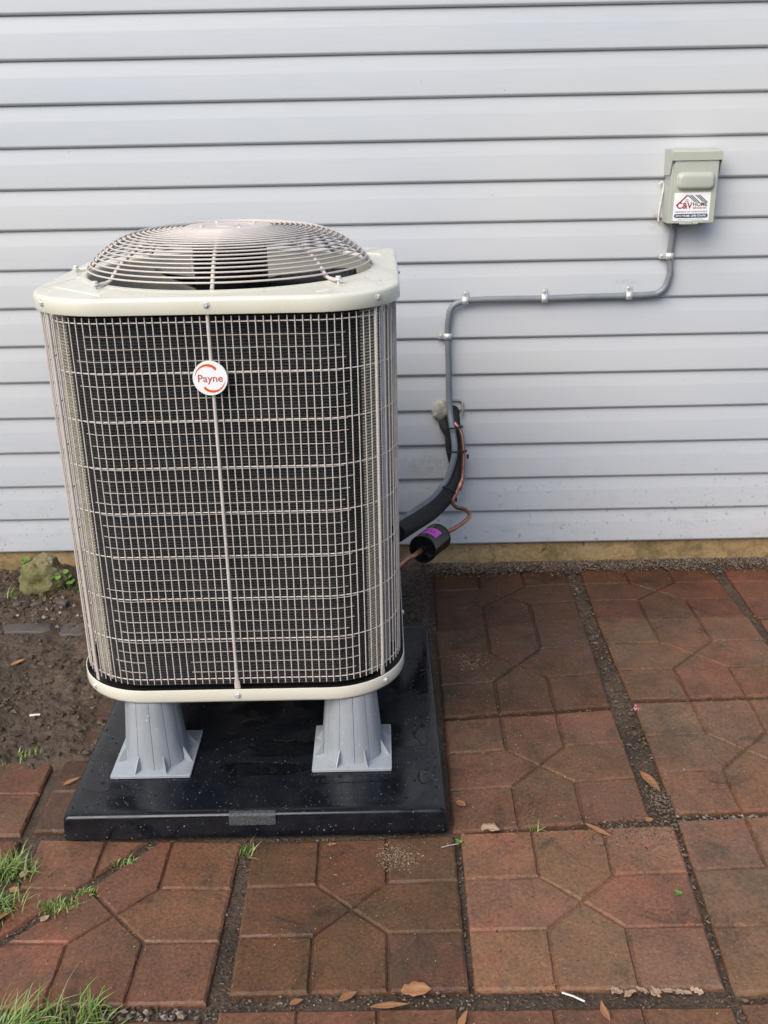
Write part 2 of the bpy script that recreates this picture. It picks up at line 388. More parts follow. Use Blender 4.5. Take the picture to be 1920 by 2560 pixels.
def smooth_path(pts, m=6):
    P = [Vector(p) for p in pts]; out = []
    for i in range(len(P)-1):
        p0, p1, p2, p3 = P[max(i-1,0)], P[i], P[i+1], P[min(i+2, len(P)-1)]
        for k in range(m):
            t = k/m; out.append(0.5*((2*p1)+(p2-p0)*t+(2*p0-5*p1+4*p2-p3)*t*t+(3*p1-p0-3*p2+p3)*t**3))
    out.append(P[-1]); return out
R0 = random.Random(3)
def fbm(x, y, z=0.0, o=4):
    s, a, f = 0, 1, 1
    for _ in range(o): s += a*noise.noise((x*f, y*f, z*f)); a *= 0.5; f *= 2.1
    return s

# ------------------------------------------------------------------ the setting: ground sheet
g = MB(); g.add([(-150,-150,-0.06),(150,-150,-0.06),(150,150,-0.06),(-150,150,-0.06)], [(0,1,2,3)])
tag(obj('ground', g, GROUND, smooth=0), 'brown and green yard ground around the brick patio', kind='structure')

# ------------------------------------------------------------------ house wall
H, Z0 = 0.128, 0.1056
wall = empty('house_wall', (0.4, 0, 0), 'pale grey vinyl clapboard house wall behind the air conditioner', 'wall')
prof = [(0.004, H+0.016), (0.0012, H+0.004), (-0.0006, H-0.001), (-0.0013, H*0.975), (-0.0090, H*0.622), (-0.0092, H*0.612),
        (-0.0128, 0.0092), (-0.0126, 0.0068), (-0.0114, 0.0044), (-0.0078, 0.0002), (-0.0060, 0.0), (-0.0050, 0.003), (-0.0048, 0.016)]
XS = [-3.6 + 0.08*i for i in range(107)]
for i in range(25):
    mb = MB(); zb = Z0 + i*H; loops = []
    for x in XS:
        wv = 0.0012*fbm(x*1.1, i*3.7, 0, 3); wz = 0.0012*fbm(x*0.7, i*5.1+40, 0, 2)
        loops.append([(x, y + wv, zb + z + wz) for y, z in prof])
    mb.loft(loops, close=False)
    obj('siding_board', mb, VINYL, wall, smooth=6, origin=(0.4, 0, zb))
mb = MB(); mb.box(-3.6, 4.8, 0.02, 0.16, 0.10, Z0+25*H); obj('sheathing', mb, MATTEBLACK, wall, smooth=0)
mb = MB(); loops = []
for k in range(141):
    x = -3.6+0.06*k; loops.append([(x, 0.006+0.003*fbm(x*4, z*9, 3), z) for z in (-0.3, -0.05, 0.0, 0.03, 0.06, 0.09, 0.122)])
mb.loft(loops, close=False); obj('foundation', mb, FOUND, wall, smooth=60)

# ------------------------------------------------------------------ unseen board fence, added behind the camera to shade the lower wall
SHADE_FENCEWOOD = m_paint('shade_fence_wood', (0.10, 0.075, 0.055), (0.16, 0.125, 0.095), 0.8, 0.0, 3)
fence = empty('added_shade_fence', (0.4, -7.0, 0), 'unseen brown board fence added behind the camera to shade the house wall', 'fence')
bd = MB(); bd.box(-0.07, 0.07, -0.011, 0.011, -0.05, 1.95); b0 = None
for i in range(72):
    x = -5.2+0.147*i
    if b0 is None: b0 = obj('shade_fence_board', bd, SHADE_FENCEWOOD, None, smooth=0, origin=(0, 0, 0)); b0.parent = fence; o = b0
    else: o = inst(b0, (0,0,0), fence)
    o.location = (x, 0, R0.uniform(-.02, .02))
for z in (0.35, 1.55):
    mb = MB(); mb.box(-4.9, 5.7, -7.06, -7.015, z, z+0.09); obj('shade_fence_rail', mb, SHADE_FENCEWOOD, fence, smooth=0)

# ------------------------------------------------------------------ patio of patterned square pavers
patio_mb = MB()
nx, ny = 70, 70
def bedz(x, y): return -0.0125 + 0.006*fbm(x*9, y*9, 1, 3)
vs = []; fs = []
PX0, PX1, PY0, PY1 = -1.8, 2.6, -3.4, 0.02
for j in range(ny+1):
    for i in range(nx+1):
        x = PX0+(PX1-PX0)*i/nx; y = PY0+(PY1-PY0)*j/ny; vs.append((x, y, bedz(x, y)))
for j in range(ny):
    for i in range(nx): a = j*(nx+1)+i; fs.append((a, a+1, a+nx+2, a+nx+1))
patio_mb.add(vs, fs)
patio = tag(obj('patio', patio_mb, SOIL, smooth=60), 'red brick patterned concrete patio in front of the wall', kind='structure')

A_ = 0.335
PANELS = [[(0,0),(A_,0),(A_,A_),(0,A_)], [(1-A_,0),(1,0),(1,A_),(1-A_,A_)], [(1-A_,1-A_),(1,1-A_),(1,1),(1-A_,1)], [(0,1-A_),(A_,1-A_),(A_,1),(0,1)],
          [(A_,0),(1-A_,0),(1-A_,A_),(.5,.5),(A_,A_)], [(1,A_),(1,1-A_),(1-A_,1-A_),(.5,.5),(1-A_,A_)],
          [(1-A_,1),(A_,1),(A_,1-A_),(.5,.5),(1-A_,1-A_)], [(0,1-A_),(0,A_),(A_,A_),(.5,.5),(A_,1-A_)]]
def inset(P, ds):
    """inset a convex CCW polygon, ds[i] for edge i (P[i] to P[i+1])"""
    n = len(P); L = []
    for i in range(n):
        p, q = P[i], P[(i+1) % n]; dx, dy = q[0]-p[0], q[1]-p[1]; l = math.hypot(dx, dy)
        nx_, ny_ = -dy/l, dx/l; L.append((p[0]+nx_*ds[i], p[1]+ny_*ds[i], dx/l, dy/l))
    out = []
    for i in range(n):
        x1, y1, a1, b1 = L[i-1]; x2, y2, a2, b2 = L[i]; d = a1*b2-b1*a2
        if abs(d) < 1e-6: out.append((x2, y2)); continue
        t = ((x2-x1)*b2-(y2-y1)*a2)/d; out.append((x1+a1*t, y1+b1*t))
    return out
def clip(P, a, b, c):
    """keep a*x+b*y+c >= 0"""
    out = []
    for i, p in enumerate(P):
        q = P[(i+1) % len(P)]; dp, dq = a*p[0]+b*p[1]+c, a*q[0]+b*q[1]+c
        if dp >= 0: out.append(p)
        if (dp >= 0) != (dq >= 0): t = dp/(dp-dq); out.append((p[0]+t*(q[0]-p[0]), p[1]+t*(q[1]-p[1])))
    Q = []
    for p in out:
        if not Q or math.dist(p, Q[-1]) > 0.004: Q.append(p)
    if len(Q) > 1 and math.dist(Q[0], Q[-1]) < 0.004: Q.pop()
    return Q
def area(P): return 0.5*sum(P[i][0]*P[(i+1)%len(P)][1]-P[(i+1)%len(P)][0]*P[i][1] for i in range(len(P)))
TILES = []
def make_tile(c, dz=0.0, tx=0.0, ty=0.0, cuts=None, seed=0, tint=(0.8, 0.8, 0.8)):
    """c: corners (back-left, back-right, front-right, front-left) on the ground; cuts: half planes kept"""
    rnd = random.Random(seed); BL, BR, FR, FL = [Vector((*p, 0)) for p in c]
    ctr = (BL+BR+FR+FL)/4
    def uv(u, v): return (FL*(1-u)+FR*u)*(1-v) + (BL*(1-u)+BR*u)*v
    def zof(p): return dz + tx*(p[0]-ctr.x) + ty*(p[1]-ctr.y)
    outline = [FL.to_2d()[:], FR.to_2d()[:], BR.to_2d()[:], BL.to_2d()[:]]
    keep = outline
    for cu in (cuts or []): keep = clip(keep, *cu)
    sl = MB(); b = inset(keep, [0.001]*len(keep)); n = len(b)
    sl.loft([[(x, y, -0.05) for x, y in b], [(x, y, zof((x, y))-0.0062) for x, y in b]], cap0=True, cap1=True)
    root = obj('paving_tile', sl, PAVER, patio, smooth=0, origin=(ctr.x, ctr.y, 0))
    for P in PANELS:
        Q = [tuple(uv(u, v))[:2] for u, v in P]; orig = Q
        for cu in (cuts or []): Q = clip(Q, *cu)
        if len(Q) < 3 or abs(area(Q)) < 0.0012: continue
        def isout(p, q):                                 # does this edge lie on the tile's rim?
            for i in range(4):
                a, d = Vector(outline[i]), Vector(outline[(i+1) % 4]); e = (d-a).normalized()
                if all(abs((Vector(w)-a).cross(e)) < 0.002 for w in (p, q)): return True
            return False
        rim = [isout(Q[i], Q[(i+1) % len(Q)]) for i in range(len(Q))]
        g0 = [0.0010 if r else 0.0022 for r in rim]; g1 = [0.0025 if r else 0.0036 for r in rim]; g2 = [0.0075 if r else 0.0068 for r in rim]
        loops = []
        for gi, z in ((g0, -0.0072), (g1, -0.0034), (g2, 0.0)):
            R = inset(Q, gi); S = []
            for i, p in enumerate(R):
                q = R[(i+1) % len(R)]; m = max(2, int(math.dist(p, q)/0.022))
                for k in range(m): S.append((p[0]+(q[0]-p[0])*k/m, p[1]+(q[1]-p[1])*k/m))
            loops.append((S, z))
        m0 = min(len(S) for S, _ in loops)
        if any(len(S) != m0 for S, _ in loops):          # same number of points on every loop
            cnts = [max(2, int(math.dist(p, q)/0.022)) for p, q in zip(loops[0][0], loops[0][0])]
            nl = []
            R0 = inset(Q, g0); ms = [max(2, int(math.dist(R0[i], R0[(i+1) % len(R0)])/0.022)) for i in range(len(R0))]
            for gi, z in ((g0, -0.0072), (g1, -0.0034), (g2, 0.0)):
                R = inset(Q, gi); S = []
                for i, p in enumerate(R):
                    q = R[(i+1) % len(R)]
                    for k in range(ms[i]): S.append((p[0]+(q[0]-p[0])*k/ms[i], p[1]+(q[1]-p[1])*k/ms[i]))
                nl.append((S, z))
            loops = nl
        pz = rnd.uniform(-0.0008, 0.0008); L3 = []
        for S, z in loops:
            L3.append([(x+rnd.uniform(-.0011, .0011), y+rnd.uniform(-.0011, .0011), zof((x, y))+z+(pz+rnd.uniform(-.0005, .0005) if z > -0.009 else 0)) for x, y in S])
        pm = MB(); pm.loft(L3, cap1=True)
        cx = sum(p[0] for p in Q)/len(Q); cyy = sum(p[1] for p in Q)/len(Q)
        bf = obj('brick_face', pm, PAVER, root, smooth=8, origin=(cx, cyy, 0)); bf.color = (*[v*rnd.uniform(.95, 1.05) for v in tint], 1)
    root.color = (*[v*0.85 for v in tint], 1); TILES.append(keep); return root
TL = {
 'm1c1': ((0.442,-1.999),(0.956,-2.006),(0.950,-2.46),(0.446,-2.46)), 'm1c0': ((-0.030,-1.994),(0.432,-1.996),(0.432,-2.46),(-0.030,-2.46)),
 'm1c2': ((0.972,-2.000),(1.45,-1.99),(1.45,-2.45),(0.968,-2.46)), 'm1cm1': ((-0.55,-2.014),(-0.060,-2.010),(-0.055,-2.47),(-0.55,-2.48)),
 'D': ((0.473,-1.500),(0.986,-1.484),(0.953,-1.967),(0.466,-1.961)), 'C': ((-0.018,-1.519),(0.459,-1.505),(0.456,-1.960),(-0.015,-1.962)),
 'r0c2': ((0.998,-1.468),(1.49,-1.45),(1.47,-1.975),(0.966,-1.984)), 'r0cm2': ((-1.08,-1.49),(-0.575,-1.49),(-0.575,-1.98),(-1.08,-1.98)),
 'r1c1': ((0.464,-1.015),(0.948,-0.974),(0.938,-1.457),(0.456,-1.492)), 'r1c2': ((1.014,-0.948),(1.52,-0.938),(1.49,-1.43),(1.000,-1.442)),
 'r2c1': ((0.470,-0.490),(0.970,-0.420),(0.947,-0.960),(0.462,-1.005)), 'r2c2': ((1.014,-0.428),(1.524,-0.428),(1.520,-0.920),(1.011,-0.930)),
 'r3c1': ((0.485,-0.030),(0.978,-0.008),(0.969,-0.416),(0.472,-0.484)), 'r3c2': ((1.032,-0.012),(1.515,-0.016),(1.522,-0.424),(1.014,-0.423)),
 'r3c3': ((1.565,-0.010),(2.04,-0.01),(2.03,-0.43),(1.552,-0.435)), 'r2c3': ((1.558,-0.446),(2.04,-0.44),(2.03,-0.93),(1.550,-0.93)),
 'r1c3': ((1.548,-0.945),(2.03,-0.94),(2.02,-1.43),(1.53,-1.44)), 'r1cm2': ((-1.09,-1.00),(-0.592,-1.00),(-0.580,-1.472),(-1.08,-1.474)),
 'r1cm1': ((-0.565,-1.00),(-0.08,-1.01),(-0.07,-1.47),(-0.556,-1.462)), 'r2cm1': ((-0.575,-0.50),(-0.08,-0.50),(-0.09,-0.985),(-0.565,-0.975)),
}
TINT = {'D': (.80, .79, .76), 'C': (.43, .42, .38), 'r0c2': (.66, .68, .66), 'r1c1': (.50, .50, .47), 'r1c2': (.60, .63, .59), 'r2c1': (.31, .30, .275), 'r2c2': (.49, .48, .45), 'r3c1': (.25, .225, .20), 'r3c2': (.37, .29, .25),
        'r3c3': (.45, .36, .33), 'r2c3': (.52, .47, .44), 'm1c0': (.56, .52, .50), 'm1c1': (.60, .57, .53), 'm1c2': (.58, .54, .51), 'm1cm1': (.5, .46, .43), 'r0cm2': (.42, .38, .35), 'r1cm2': (.50, .44, .41), 'r1cm1': (.38, .37, .35), 'r2cm1': (.3, .29, .28)}  # tiles by the wall and unit are darker: damp and painted-in shade
ZT = {'C': (0.0, 0, 0), 'D': (0.001, 0, 0.004), 'r0c2': (0.003, 0, 0), 'r1c1': (-0.001, 0.004, 0), 'r1c2': (0.003, 0, 0.004), 'r2c1': (0.002, 0, -0.004), 'r2c2': (0.004, 0, 0),
      'r3c1': (-0.002, 0, 0.006), 'r3c2': (0.001, 0, 0), 'm1c0': (-0.004, 0, 0), 'm1c1': (-0.004, 0.003, 0), 'm1c2': (-0.002, 0, 0), 'm1cm1': (-0.004, 0, 0)}
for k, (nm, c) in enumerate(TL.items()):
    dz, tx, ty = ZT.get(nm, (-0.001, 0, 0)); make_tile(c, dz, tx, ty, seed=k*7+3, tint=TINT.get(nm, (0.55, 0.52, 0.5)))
# the broken tile at the pad's front left corner: two pieces either side of a grassy crack
cA, cB = Vector((-0.2545, -1.5044)), Vector((-0.5208, -1.8200))
e = (cB-cA).normalized(); n_ = Vector((-e.y, e.x)); w_ = -n_.dot(cA)
c_ = ((-0.530,-1.485),(-0.044,-1.513),(-0.055,-1.981),(-0.527,-1.981))
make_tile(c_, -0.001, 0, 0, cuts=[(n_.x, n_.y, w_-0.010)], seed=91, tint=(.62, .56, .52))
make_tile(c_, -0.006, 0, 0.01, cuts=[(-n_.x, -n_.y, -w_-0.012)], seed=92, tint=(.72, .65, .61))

# ------------------------------------------------------------------ soil bed on the left and behind the pad
def soil_h(x, y):
    edge = -1.225 + 0.018*fbm(x*7, 3.3, 0, 3)
    h = 0.010 + 0.016*fbm(x*5, y*5, 2, 3) + 0.0085*fbm(x*24, y*24, 5, 3) + 0.0042*noise.noise((x*70, y*70, 1)) + 0.0022*noise.noise((x*140, y*140, 7))
    h += 0.028*max(0, 1-abs(y)/0.22)
    if x > -0.62 and y < -0.35: h -= 0.010*min(1, (x+0.62)/0.12)
    d = (y-edge)/0.05
    if d < 1: h = h*max(0, d) - 0.03*(1-max(0, d))
    if x > 0.44: h -= (x-0.44)*0.9
    return h
sm = MB(); SX0, SX1, SY0, SY1 = -1.5, 0.5, -1.27, 0.004
nx, ny = 400, 254; vs = []; fs = []
for j in range(ny+1):
    for i in range(nx+1):
        x = SX0+(SX1-SX0)*i/nx; y = SY0+(SY1-SY0)*j/ny; vs.append((x, y, soil_h(x, y)))
for j in range(ny):
    for i in range(nx):
        a = j*(nx+1)+i
        x = SX0+(SX1-SX0)*(i+.5)/nx; y = SY0+(SY1-SY0)*(j+.5)/ny
        if -0.44 < x < 0.42 and -1.4 < y < -0.60: continue   # under the pad
        fs.append((a, a+1, a+nx+2, a+nx+1))
sm.add(vs, fs)
tag(obj('soil', sm, SOIL, smooth=60), 'bare wet brown soil beside and behind the equipment pad', kind='structure')

def crumb(mb, x, y, z, s, rnd, flat=0.7):
    """rough pebble: an octahedron pulled out of shape"""
    a = rnd.uniform(0, 6.3); c, sn = math.cos(a), math.sin(a); P = []
    for (px, py, pz) in ((1,0,0),(0,1,0),(-1,0,0),(0,-1,0),(0,0,1),(0,0,-1),(.6,.6,.5),(-.6,-.6,.5)):
        k = s*rnd.uniform(0.65, 1.25); px, py, pz = px*k, py*k*0.8, pz*k*flat; P.append((x+px*c-py*sn, y+px*sn+py*c, z+pz))
    mb.add(P, [(0,6,4),(6,1,4),(1,2,4),(2,7,4),(7,3,4),(3,0,4),(0,1,6),(2,3,7),(1,0,5),(2,1,5),(3,2,5),(0,3,5)])
def flake(mb, x, y, z, l, w, rnd, lift=0.3):
    a = rnd.uniform(0, 6.3); c, s = math.cos(a), math.sin(a); P = []
    for (u, v, h) in ((-1,0,0),(-.3,1,rnd.uniform(0,lift)),(.5,.8,rnd.uniform(0,lift)),(1,0,rnd.uniform(0,lift)),(.2,-1,0)):
        P.append((x+(u*l*c-v*w*s), y+(u*l*s+v*w*c), z+h*w))
    o = len(mb.v); mb.add(P + [(p[0], p[1], p[2]-0.0006) for p in P], [(0,4,3,2,1)[::-1], (5,6,7,8,9)[::-1]]+[(i, (i+1) % 5, 5+(i+1) % 5, 5+i) for i in range(5)])
R = random.Random(5)
def in_tile(x, y):
    for T in TILES:
        if all((T[(i+1) % len(T)][0]-T[i][0])*(y-T[i][1])-(T[(i+1) % len(T)][1]-T[i][1])*(x-T[i][0]) > 0 for i in range(len(T))): return True
    return False
# crumbs of soil
mb = MB()
for _ in range(7000):
    x = R.uniform(-1.25, -0.44); y = R.uniform(-1.24, -0.01)
    d = fbm(x*6, y*6, 9, 3)
    near = max(0, 1-abs(y)/0.35)
    if R.random() > 0.25+0.9*max(0, d)+0.6*near: continue
    s = R.choice((.002, .003, .004, .005, .007, .010))*R.uniform(.7, 1.3)
    crumb(mb, x, y, soil_h(x, y)+s*0.15, s, R)
for _ in range(1500):                                        # dark strip between pad and patio, behind the pad
    x = R.uniform(0.33, 0.475); y = R.uniform(-0.56, -0.02); s = R.uniform(.002, .006); crumb(mb, x, y, max(soil_h(x, y), -0.016)+s*0.3, s, R)
tag(obj('soil_crumbs', mb, CRUMB, smooth=0), 'loose dark crumbs and grit lying over the bare soil', kind='stuff')
# litter packed in the joints of the patio
mb = MB(); pb = MB()
cand = 0
while cand < 60000:
    cand += 1
    x = R.uniform(-0.95, 1.62); y = R.uniform(-2.15, -0.02)
    if in_tile(x, y) or (x < 0.46 and -1.50 < y): continue
    big = 0.96 < x < 1.03
    if R.random() < 0.55:
        flake(mb, x, y, bedz(x, y)+R.uniform(0.000, 0.008), R.uniform(.002, .012 if big else .006), R.uniform(.001, .0040 if big else .0025), R, 1.2)
    else:
        s = R.choice((.0008, .0012, .0016, .002, .003, .004)); crumb(mb, x, y, bedz(x, y)+R.uniform(0.000, 0.007), s, R)
    if 0.94 < x < 1.05 and R.random() < 0.25:
        s = R.uniform(.0008, .0028); crumb(mb, x+R.uniform(-.02, .02), y, 0.0005, s, R)
    if R.random() < 0.012:
        s = R.uniform(.002, .005); crumb(pb, x, y, bedz(x, y)+0.008, s, R)
tag(obj('joint_litter', mb, MULCH, smooth=0), 'dark mulch and leaf litter packed into the joints between paving tiles', kind='stuff')
for _ in range(45):                                          # pebbles in the joint by the bottom grass
    x = R.uniform(-0.28, -0.03); y = -1.997+R.uniform(-.014, .010); s = R.uniform(.003, .009); crumb(pb, x, y, -0.006, s, R)
for _ in range(60):
    x = R.uniform(0.02, 0.46); y = -1.979+R.uniform(-.014, .012); s = R.uniform(.0015, .0045); crumb(pb, x, y, -0.006, s, R)
for _ in range(70):
    x = R.uniform(1.0, 1.3); y = -1.455+R.uniform(-.01, .008); s = R.uniform(.003, .007); crumb(pb, x, y, -0.004, s, R)
for _ in range(60):
    x = R.uniform(-1.1, -0.5); y = R.uniform(-0.42, -0.2); s = R.uniform(.004, .013); crumb(pb, x, y, soil_h(x, y), s, R)
tag(obj('pebbles', pb, PEBBLE, smooth=0), 'small mixed pebbles in the paving joints and soil', kind='stuff')
# soil washed along the foot of the wall and over two tiles
mb = MB()
for _ in range(5200):
    x = R.uniform(0.36, 1.75); y = -abs(R.gauss(0, 0.024)); s = R.uniform(.0018, .006)
    crumb(mb, x, y, 0.026*max(0, 1-abs(y)/0.06)-0.001, s, R)
for _ in range(800):
    x = R.gauss(0.90, 0.075); y = R.gauss(-1.512, 0.030)
    crumb(mb, x, y, 0.0015, R.uniform(.001, .0042), R)
for _ in range(300):
    x = R.gauss(0.975, 0.018); y = R.gauss(-1.40, 0.04); crumb(mb, x, y, 0.001, R.uniform(.0015, .0045), R)
for _ in range(350):
    x = R.gauss(0.655, 0.022); y = R.gauss(-1.40, 0.035); crumb(mb, x, y, 0.0005, R.uniform(.0008, .0022), R)
tag(obj('washed_soil', mb, MULCH, smooth=0), 'dark soil washed along the foot of the wall and onto the tiles', kind='stuff')
# a low bank of soil along the foot of the wall
mb = MB(); loops = []
for k in range(160):
    x = 0.30+0.0135*k; w = 0.036+0.022*fbm(x*8, 1, 7, 3); h = 0.019+0.010*fbm(x*11, 5, 2, 3)
    loops.append([(x, 0.004, h), (x, -w*0.3, h*0.85), (x, -w*0.6, h*0.5), (x, -w*0.85, 0.004), (x, -w-0.004, -0.012)])
mb.loft(loops, close=False); tag(obj('soil_bank', mb, SOIL, smooth=60), 'narrow bank of dark soil along the foot of the wall', kind='structure')
# dry flecks on the tiles
mb = MB()
for _ in range(2300):
    x = R.uniform(-0.6, 1.6); y = R.uniform(-2.15, -0.04)
    if not in_tile(x, y) or (x < 0.46 and y > -1.5): continue
    if R.random() < 0.7: flake(mb, x, y, 0.0022, R.uniform(.001, .0042), R.uniform(.0005, .0014), R, 0.5)
    else: crumb(mb, x, y, 0.0015, R.uniform(.0006, .002), R)
tag(obj('litter_flecks', mb, FLECK, smooth=0), 'tiny scattered flecks of dry plant litter on the tiles', kind='stuff')
for nm, cx, cyy, sx, sy, n, lab in (('worm_casts', 0.325, -1.578, 0.028, 0.028, 420, 'tan patch of crumbly worm casts on the tile below the pad'),
                               ('worm_casts', 0.565, -0.70, 0.045, 0.035, 380, 'tan patch of crumbly worm casts on the tile beside the pad')):
    mb = MB()
    for _ in range(n):
        x, y = R.gauss(cx, sx), R.gauss(cyy, sy); d = math.hypot((x-cx)/sx, (y-cyy)/sy)
        if d > 2: continue
        if R.random() < 0.5: flake(mb, x, y, 0.001+R.uniform(0, .006)*max(0, 1-d/2), R.uniform(.0015, .005), R.uniform(.0006, .0014), R, 0.8)
        else: crumb(mb, x, y, R.uniform(0, .005)*max(0, 1-d/2), R.uniform(.001, .003), R)
    tag(obj(nm, mb, CAST, smooth=0), lab, kind='stuff')

# ------------------------------------------------------------------ equipment pad
PXL, PXR, PYF, PYB, PZ = -0.470, 0.444, -1.498, -0.557, 0.064
pad = empty('equipment_pad', (-0.013, -1.03, 0), 'black plastic equipment pad wet with rain under the air conditioner', 'equipment pad')
mb = MB()
def rect_loop(x0, x1, y0, y1, z, r, n=5):
    P = []
    for cx, cyy, a0 in ((x1-r, y0+r, -90), (x1-r, y1-r, 0), (x0+r, y1-r, 90), (x0+r, y0+r, 180)):
        for k in range(n+1): t = math.radians(a0+90*k/n); P.append((cx+r*math.cos(t), cyy+r*math.sin(t), z))
    return P
L = []
for ins, z, r in ((0.0, 0.001, .012), (0.001, 0.030, .012), (0.003, 0.053, .012), (0.0045, 0.0585, .012), (0.0075, 0.0622, .012), (0.011, PZ, .010), (0.03, PZ, .008)):
    L.append(rect_loop(PXL+ins, PXR-ins, PYF+ins, PYB-ins, z, r))
mb.loft(L, cap1=True); obj('slab', mb, PAD, pad, smooth=50)
mb = MB()                                                    # moulded name plate on the front edge
lx0, lx1 = -0.073, 0.037
mb.loft([[(lx0, -1.4996, 0.036), (lx1, -1.4996, 0.036), (lx1, -1.490, 0.036), (lx0, -1.490, 0.036)],
         [(lx0, -1.4985, 0.061), (lx1, -1.4985, 0.061), (lx1, -1.490, 0.061), (lx0, -1.490, 0.061)],
         [(lx0, -1.494, 0.0655), (lx1, -1.494, 0.0655), (lx1, -1.484, 0.0655), (lx0, -1.484, 0.0655)]], cap0=True, cap1=True)
PLATE = mat('worn_name_plate', (0.055, 0.057, 0.062), 0.6); t = NT(PLATE); n1 = t.noise(220, 3, 0.6, t.pos((1, 1, 0.8)))
t.color(t.ramp(n1, [(0.35, (0.035, 0.037, 0.042)), (0.65, (0.085, 0.088, 0.095))])); t.bump(n1, 0.9, 0.003)
plate = obj('name_plate', mb, PLATE, pad, smooth=30)
# rain: droplets, streaks and thin puddles on the pad and risers
mb = MB()
def drop(mb, x, y, z, r, h, n=7, sx=1, sy=1, nrm=(0,0,1)):
    o = len(mb.v); P = []
    N_ = Vector(nrm)
    for (rr, hh) in ((1, 0), (0.8, 0.55), (0.4, 0.92)):
        for k in range(n):
            a = 2*math.pi*k/n; u, v = r*rr*math.cos(a)*sx, r*rr*math.sin(a)*sy
            P.append((x+u, y+v, z+h*hh) if nrm == (0,0,1) else (x+u, y-h*hh, z+v))
    P.append((x, y, z+h) if nrm == (0,0,1) else (x, y-h, z))
    F = []
    for i in range(2):
        for k in range(n): F.append((i*n+k, i*n+(k+1) % n, (i+1)*n+(k+1) % n, (i+1)*n+k))
    for k in range(n): F.append((2*n+k, 2*n+(k+1) % n, 3*n))
    if nrm != (0,0,1): F = F
    mb.add(P, F)
feet = [(-0.288, -1.251), (0.214, -1.239), (-0.288, -0.74), (0.214, -0.74)]
def on_foot(x, y): return any(abs(x-a) < 0.104 and abs(y-b) < 0.104 for a, b in feet)
for _ in range(2600):
    x = R.uniform(PXL+.012, PXR-.012); y = R.uniform(PYF+.012, PYB-.02)
    if on_foot(x, y): continue
    if -0.46 < x < 0.33 and y > -1.24 and R.random() < 0.80: continue
    r = R.choice((.0008, .001, .0014, .002, .003))*R.uniform(.7, 1.3); drop(mb, x, y, PZ, r, r*0.6, 8, R.uniform(.7, 1.4), R.uniform(.8, 1.2))
for _ in range(150):
    x = R.uniform(PXL+.01, PXR-.01); z = R.uniform(0.008, 0.05); r = R.uniform(.0007, .0015); drop(mb, x, PYF+0.002-(0.0), z, r, r*0.9, 6, nrm=(0,-1,0))
def puddle(cx, cyy, rx, ry, seed, h=0.0010, n=60):
    lo = []
    for f, hh in ((1.0, 0.0), (0.95, h*0.4), (0.88, h*0.8), (0.78, h)):
        lo.append([(cx+rx*f*(1+0.40*fbm(math.cos(a)*1.1+seed, math.sin(a)*1.1, seed, 3))*math.cos(a),
                    cyy+ry*f*(1+0.40*fbm(math.cos(a)*1.1+seed, math.sin(a)*1.1, seed, 3))*math.sin(a), PZ+hh) for a in [2*math.pi*k/n for k in range(n)]])
    mb.loft(lo, cap1=True)
for a in ((0.0, -1.315, 0.12, 0.030, 3.1), (0.045, -1.235, 0.11, 0.040, 7.7), (0.40, -1.36, 0.026, 0.030, 12.0), (0.395, -1.18, 0.022, 0.045, 4.4), (0.22, -1.372, 0.09, 0.012, 9.1), (-0.06, -1.11, 0.035, 0.018, 8.8)):
    puddle(*a)
for _ in range(70):                                          # larger irregular beads near the edges
    x = R.choice((R.uniform(-0.455, -0.30), R.uniform(0.34, 0.43))); y = R.uniform(-1.47, -0.8)
    if on_foot(x, y): continue
    r = R.uniform(.002, .006); puddle(x, y, r*R.uniform(.5, 1.2), r, R.uniform(0, 90), 0.0016, 20)
tag(obj('rain_water', mb, WATER, smooth=60), 'rain droplets and thin puddles standing on the black pad', kind='stuff')

# ------------------------------------------------------------------ riser feet
def make_riser():
    root = empty('riser_foot', (0, 0, PZ), '', 'riser', 'grey plastic risers under the air conditioner')
    mb = MB(); P = rect_loop(-.1, .1, -.1, .1, 0.0015, .004, 3); Q = rect_loop(-.1, .1, -.1, .1, 0.0075, .004, 3); Q2 = rect_loop(-.0985, .0985, -.0985, .0985, 0.0085, .004, 3)
    L = [[(x, y, z+PZ) for x, y, z in K] for K in (P, Q, Q2)]; mb.loft(L, cap0=True, cap1=True); obj('base_plate', mb, RISER, root, smooth=40)
    mb = MB(); n = 12; lo = []
    HT = 0.1925
    for h in (0.008, HT*0.5, HT-0.001):
        f = h/HT; r = 0.0795*(1-f)+0.0625*f; ring = []
        for k in range(n):                                   # twelve flutes: broad faces with a step between
            a = 2*math.pi*k/n+0.1
            for da, dr in ((0.0, 0.0), (0.15, 0.0015), (0.36, 0.0015), (0.485, 0.0), (0.495, -0.004), (0.5, -0.004)):
                ring.append(((r+dr)*math.cos(a+da*2*math.pi/n*2), (r+dr)*math.sin(a+da*2*math.pi/n*2), PZ+h))
        lo.append(ring)
    mb.loft(lo, cap1=True); obj('cone', mb, RISER, root, smooth=25)
    for k in range(8):
        a = 2*math.pi*(k+0.5)/8; c, s = math.cos(a), math.sin(a); t = 0.0013
        prof = [(0.080, 0.008), (0.104 if k % 2 == 0 else 0.104, 0.008), (0.0795, 0.047)]
        mb = MB(); V = []
        for sg in (-1, 1):
            for r, z in prof: V.append((r*c-sg*t*s, r*s+sg*t*c, PZ+z))
        mb.add(V, [(0,2,1), (3,4,5), (0,1,4,3), (1,2,5,4), (2,0,3,5)]); obj('gusset', mb, RISER, root, smooth=0)
    return root
def copy_tree(o, parent=None):
    c = o.copy(); COL.objects.link(c)
    if parent: c.parent = parent
    for ch in o.children: copy_tree(ch, c)
    return c
r0 = make_riser()
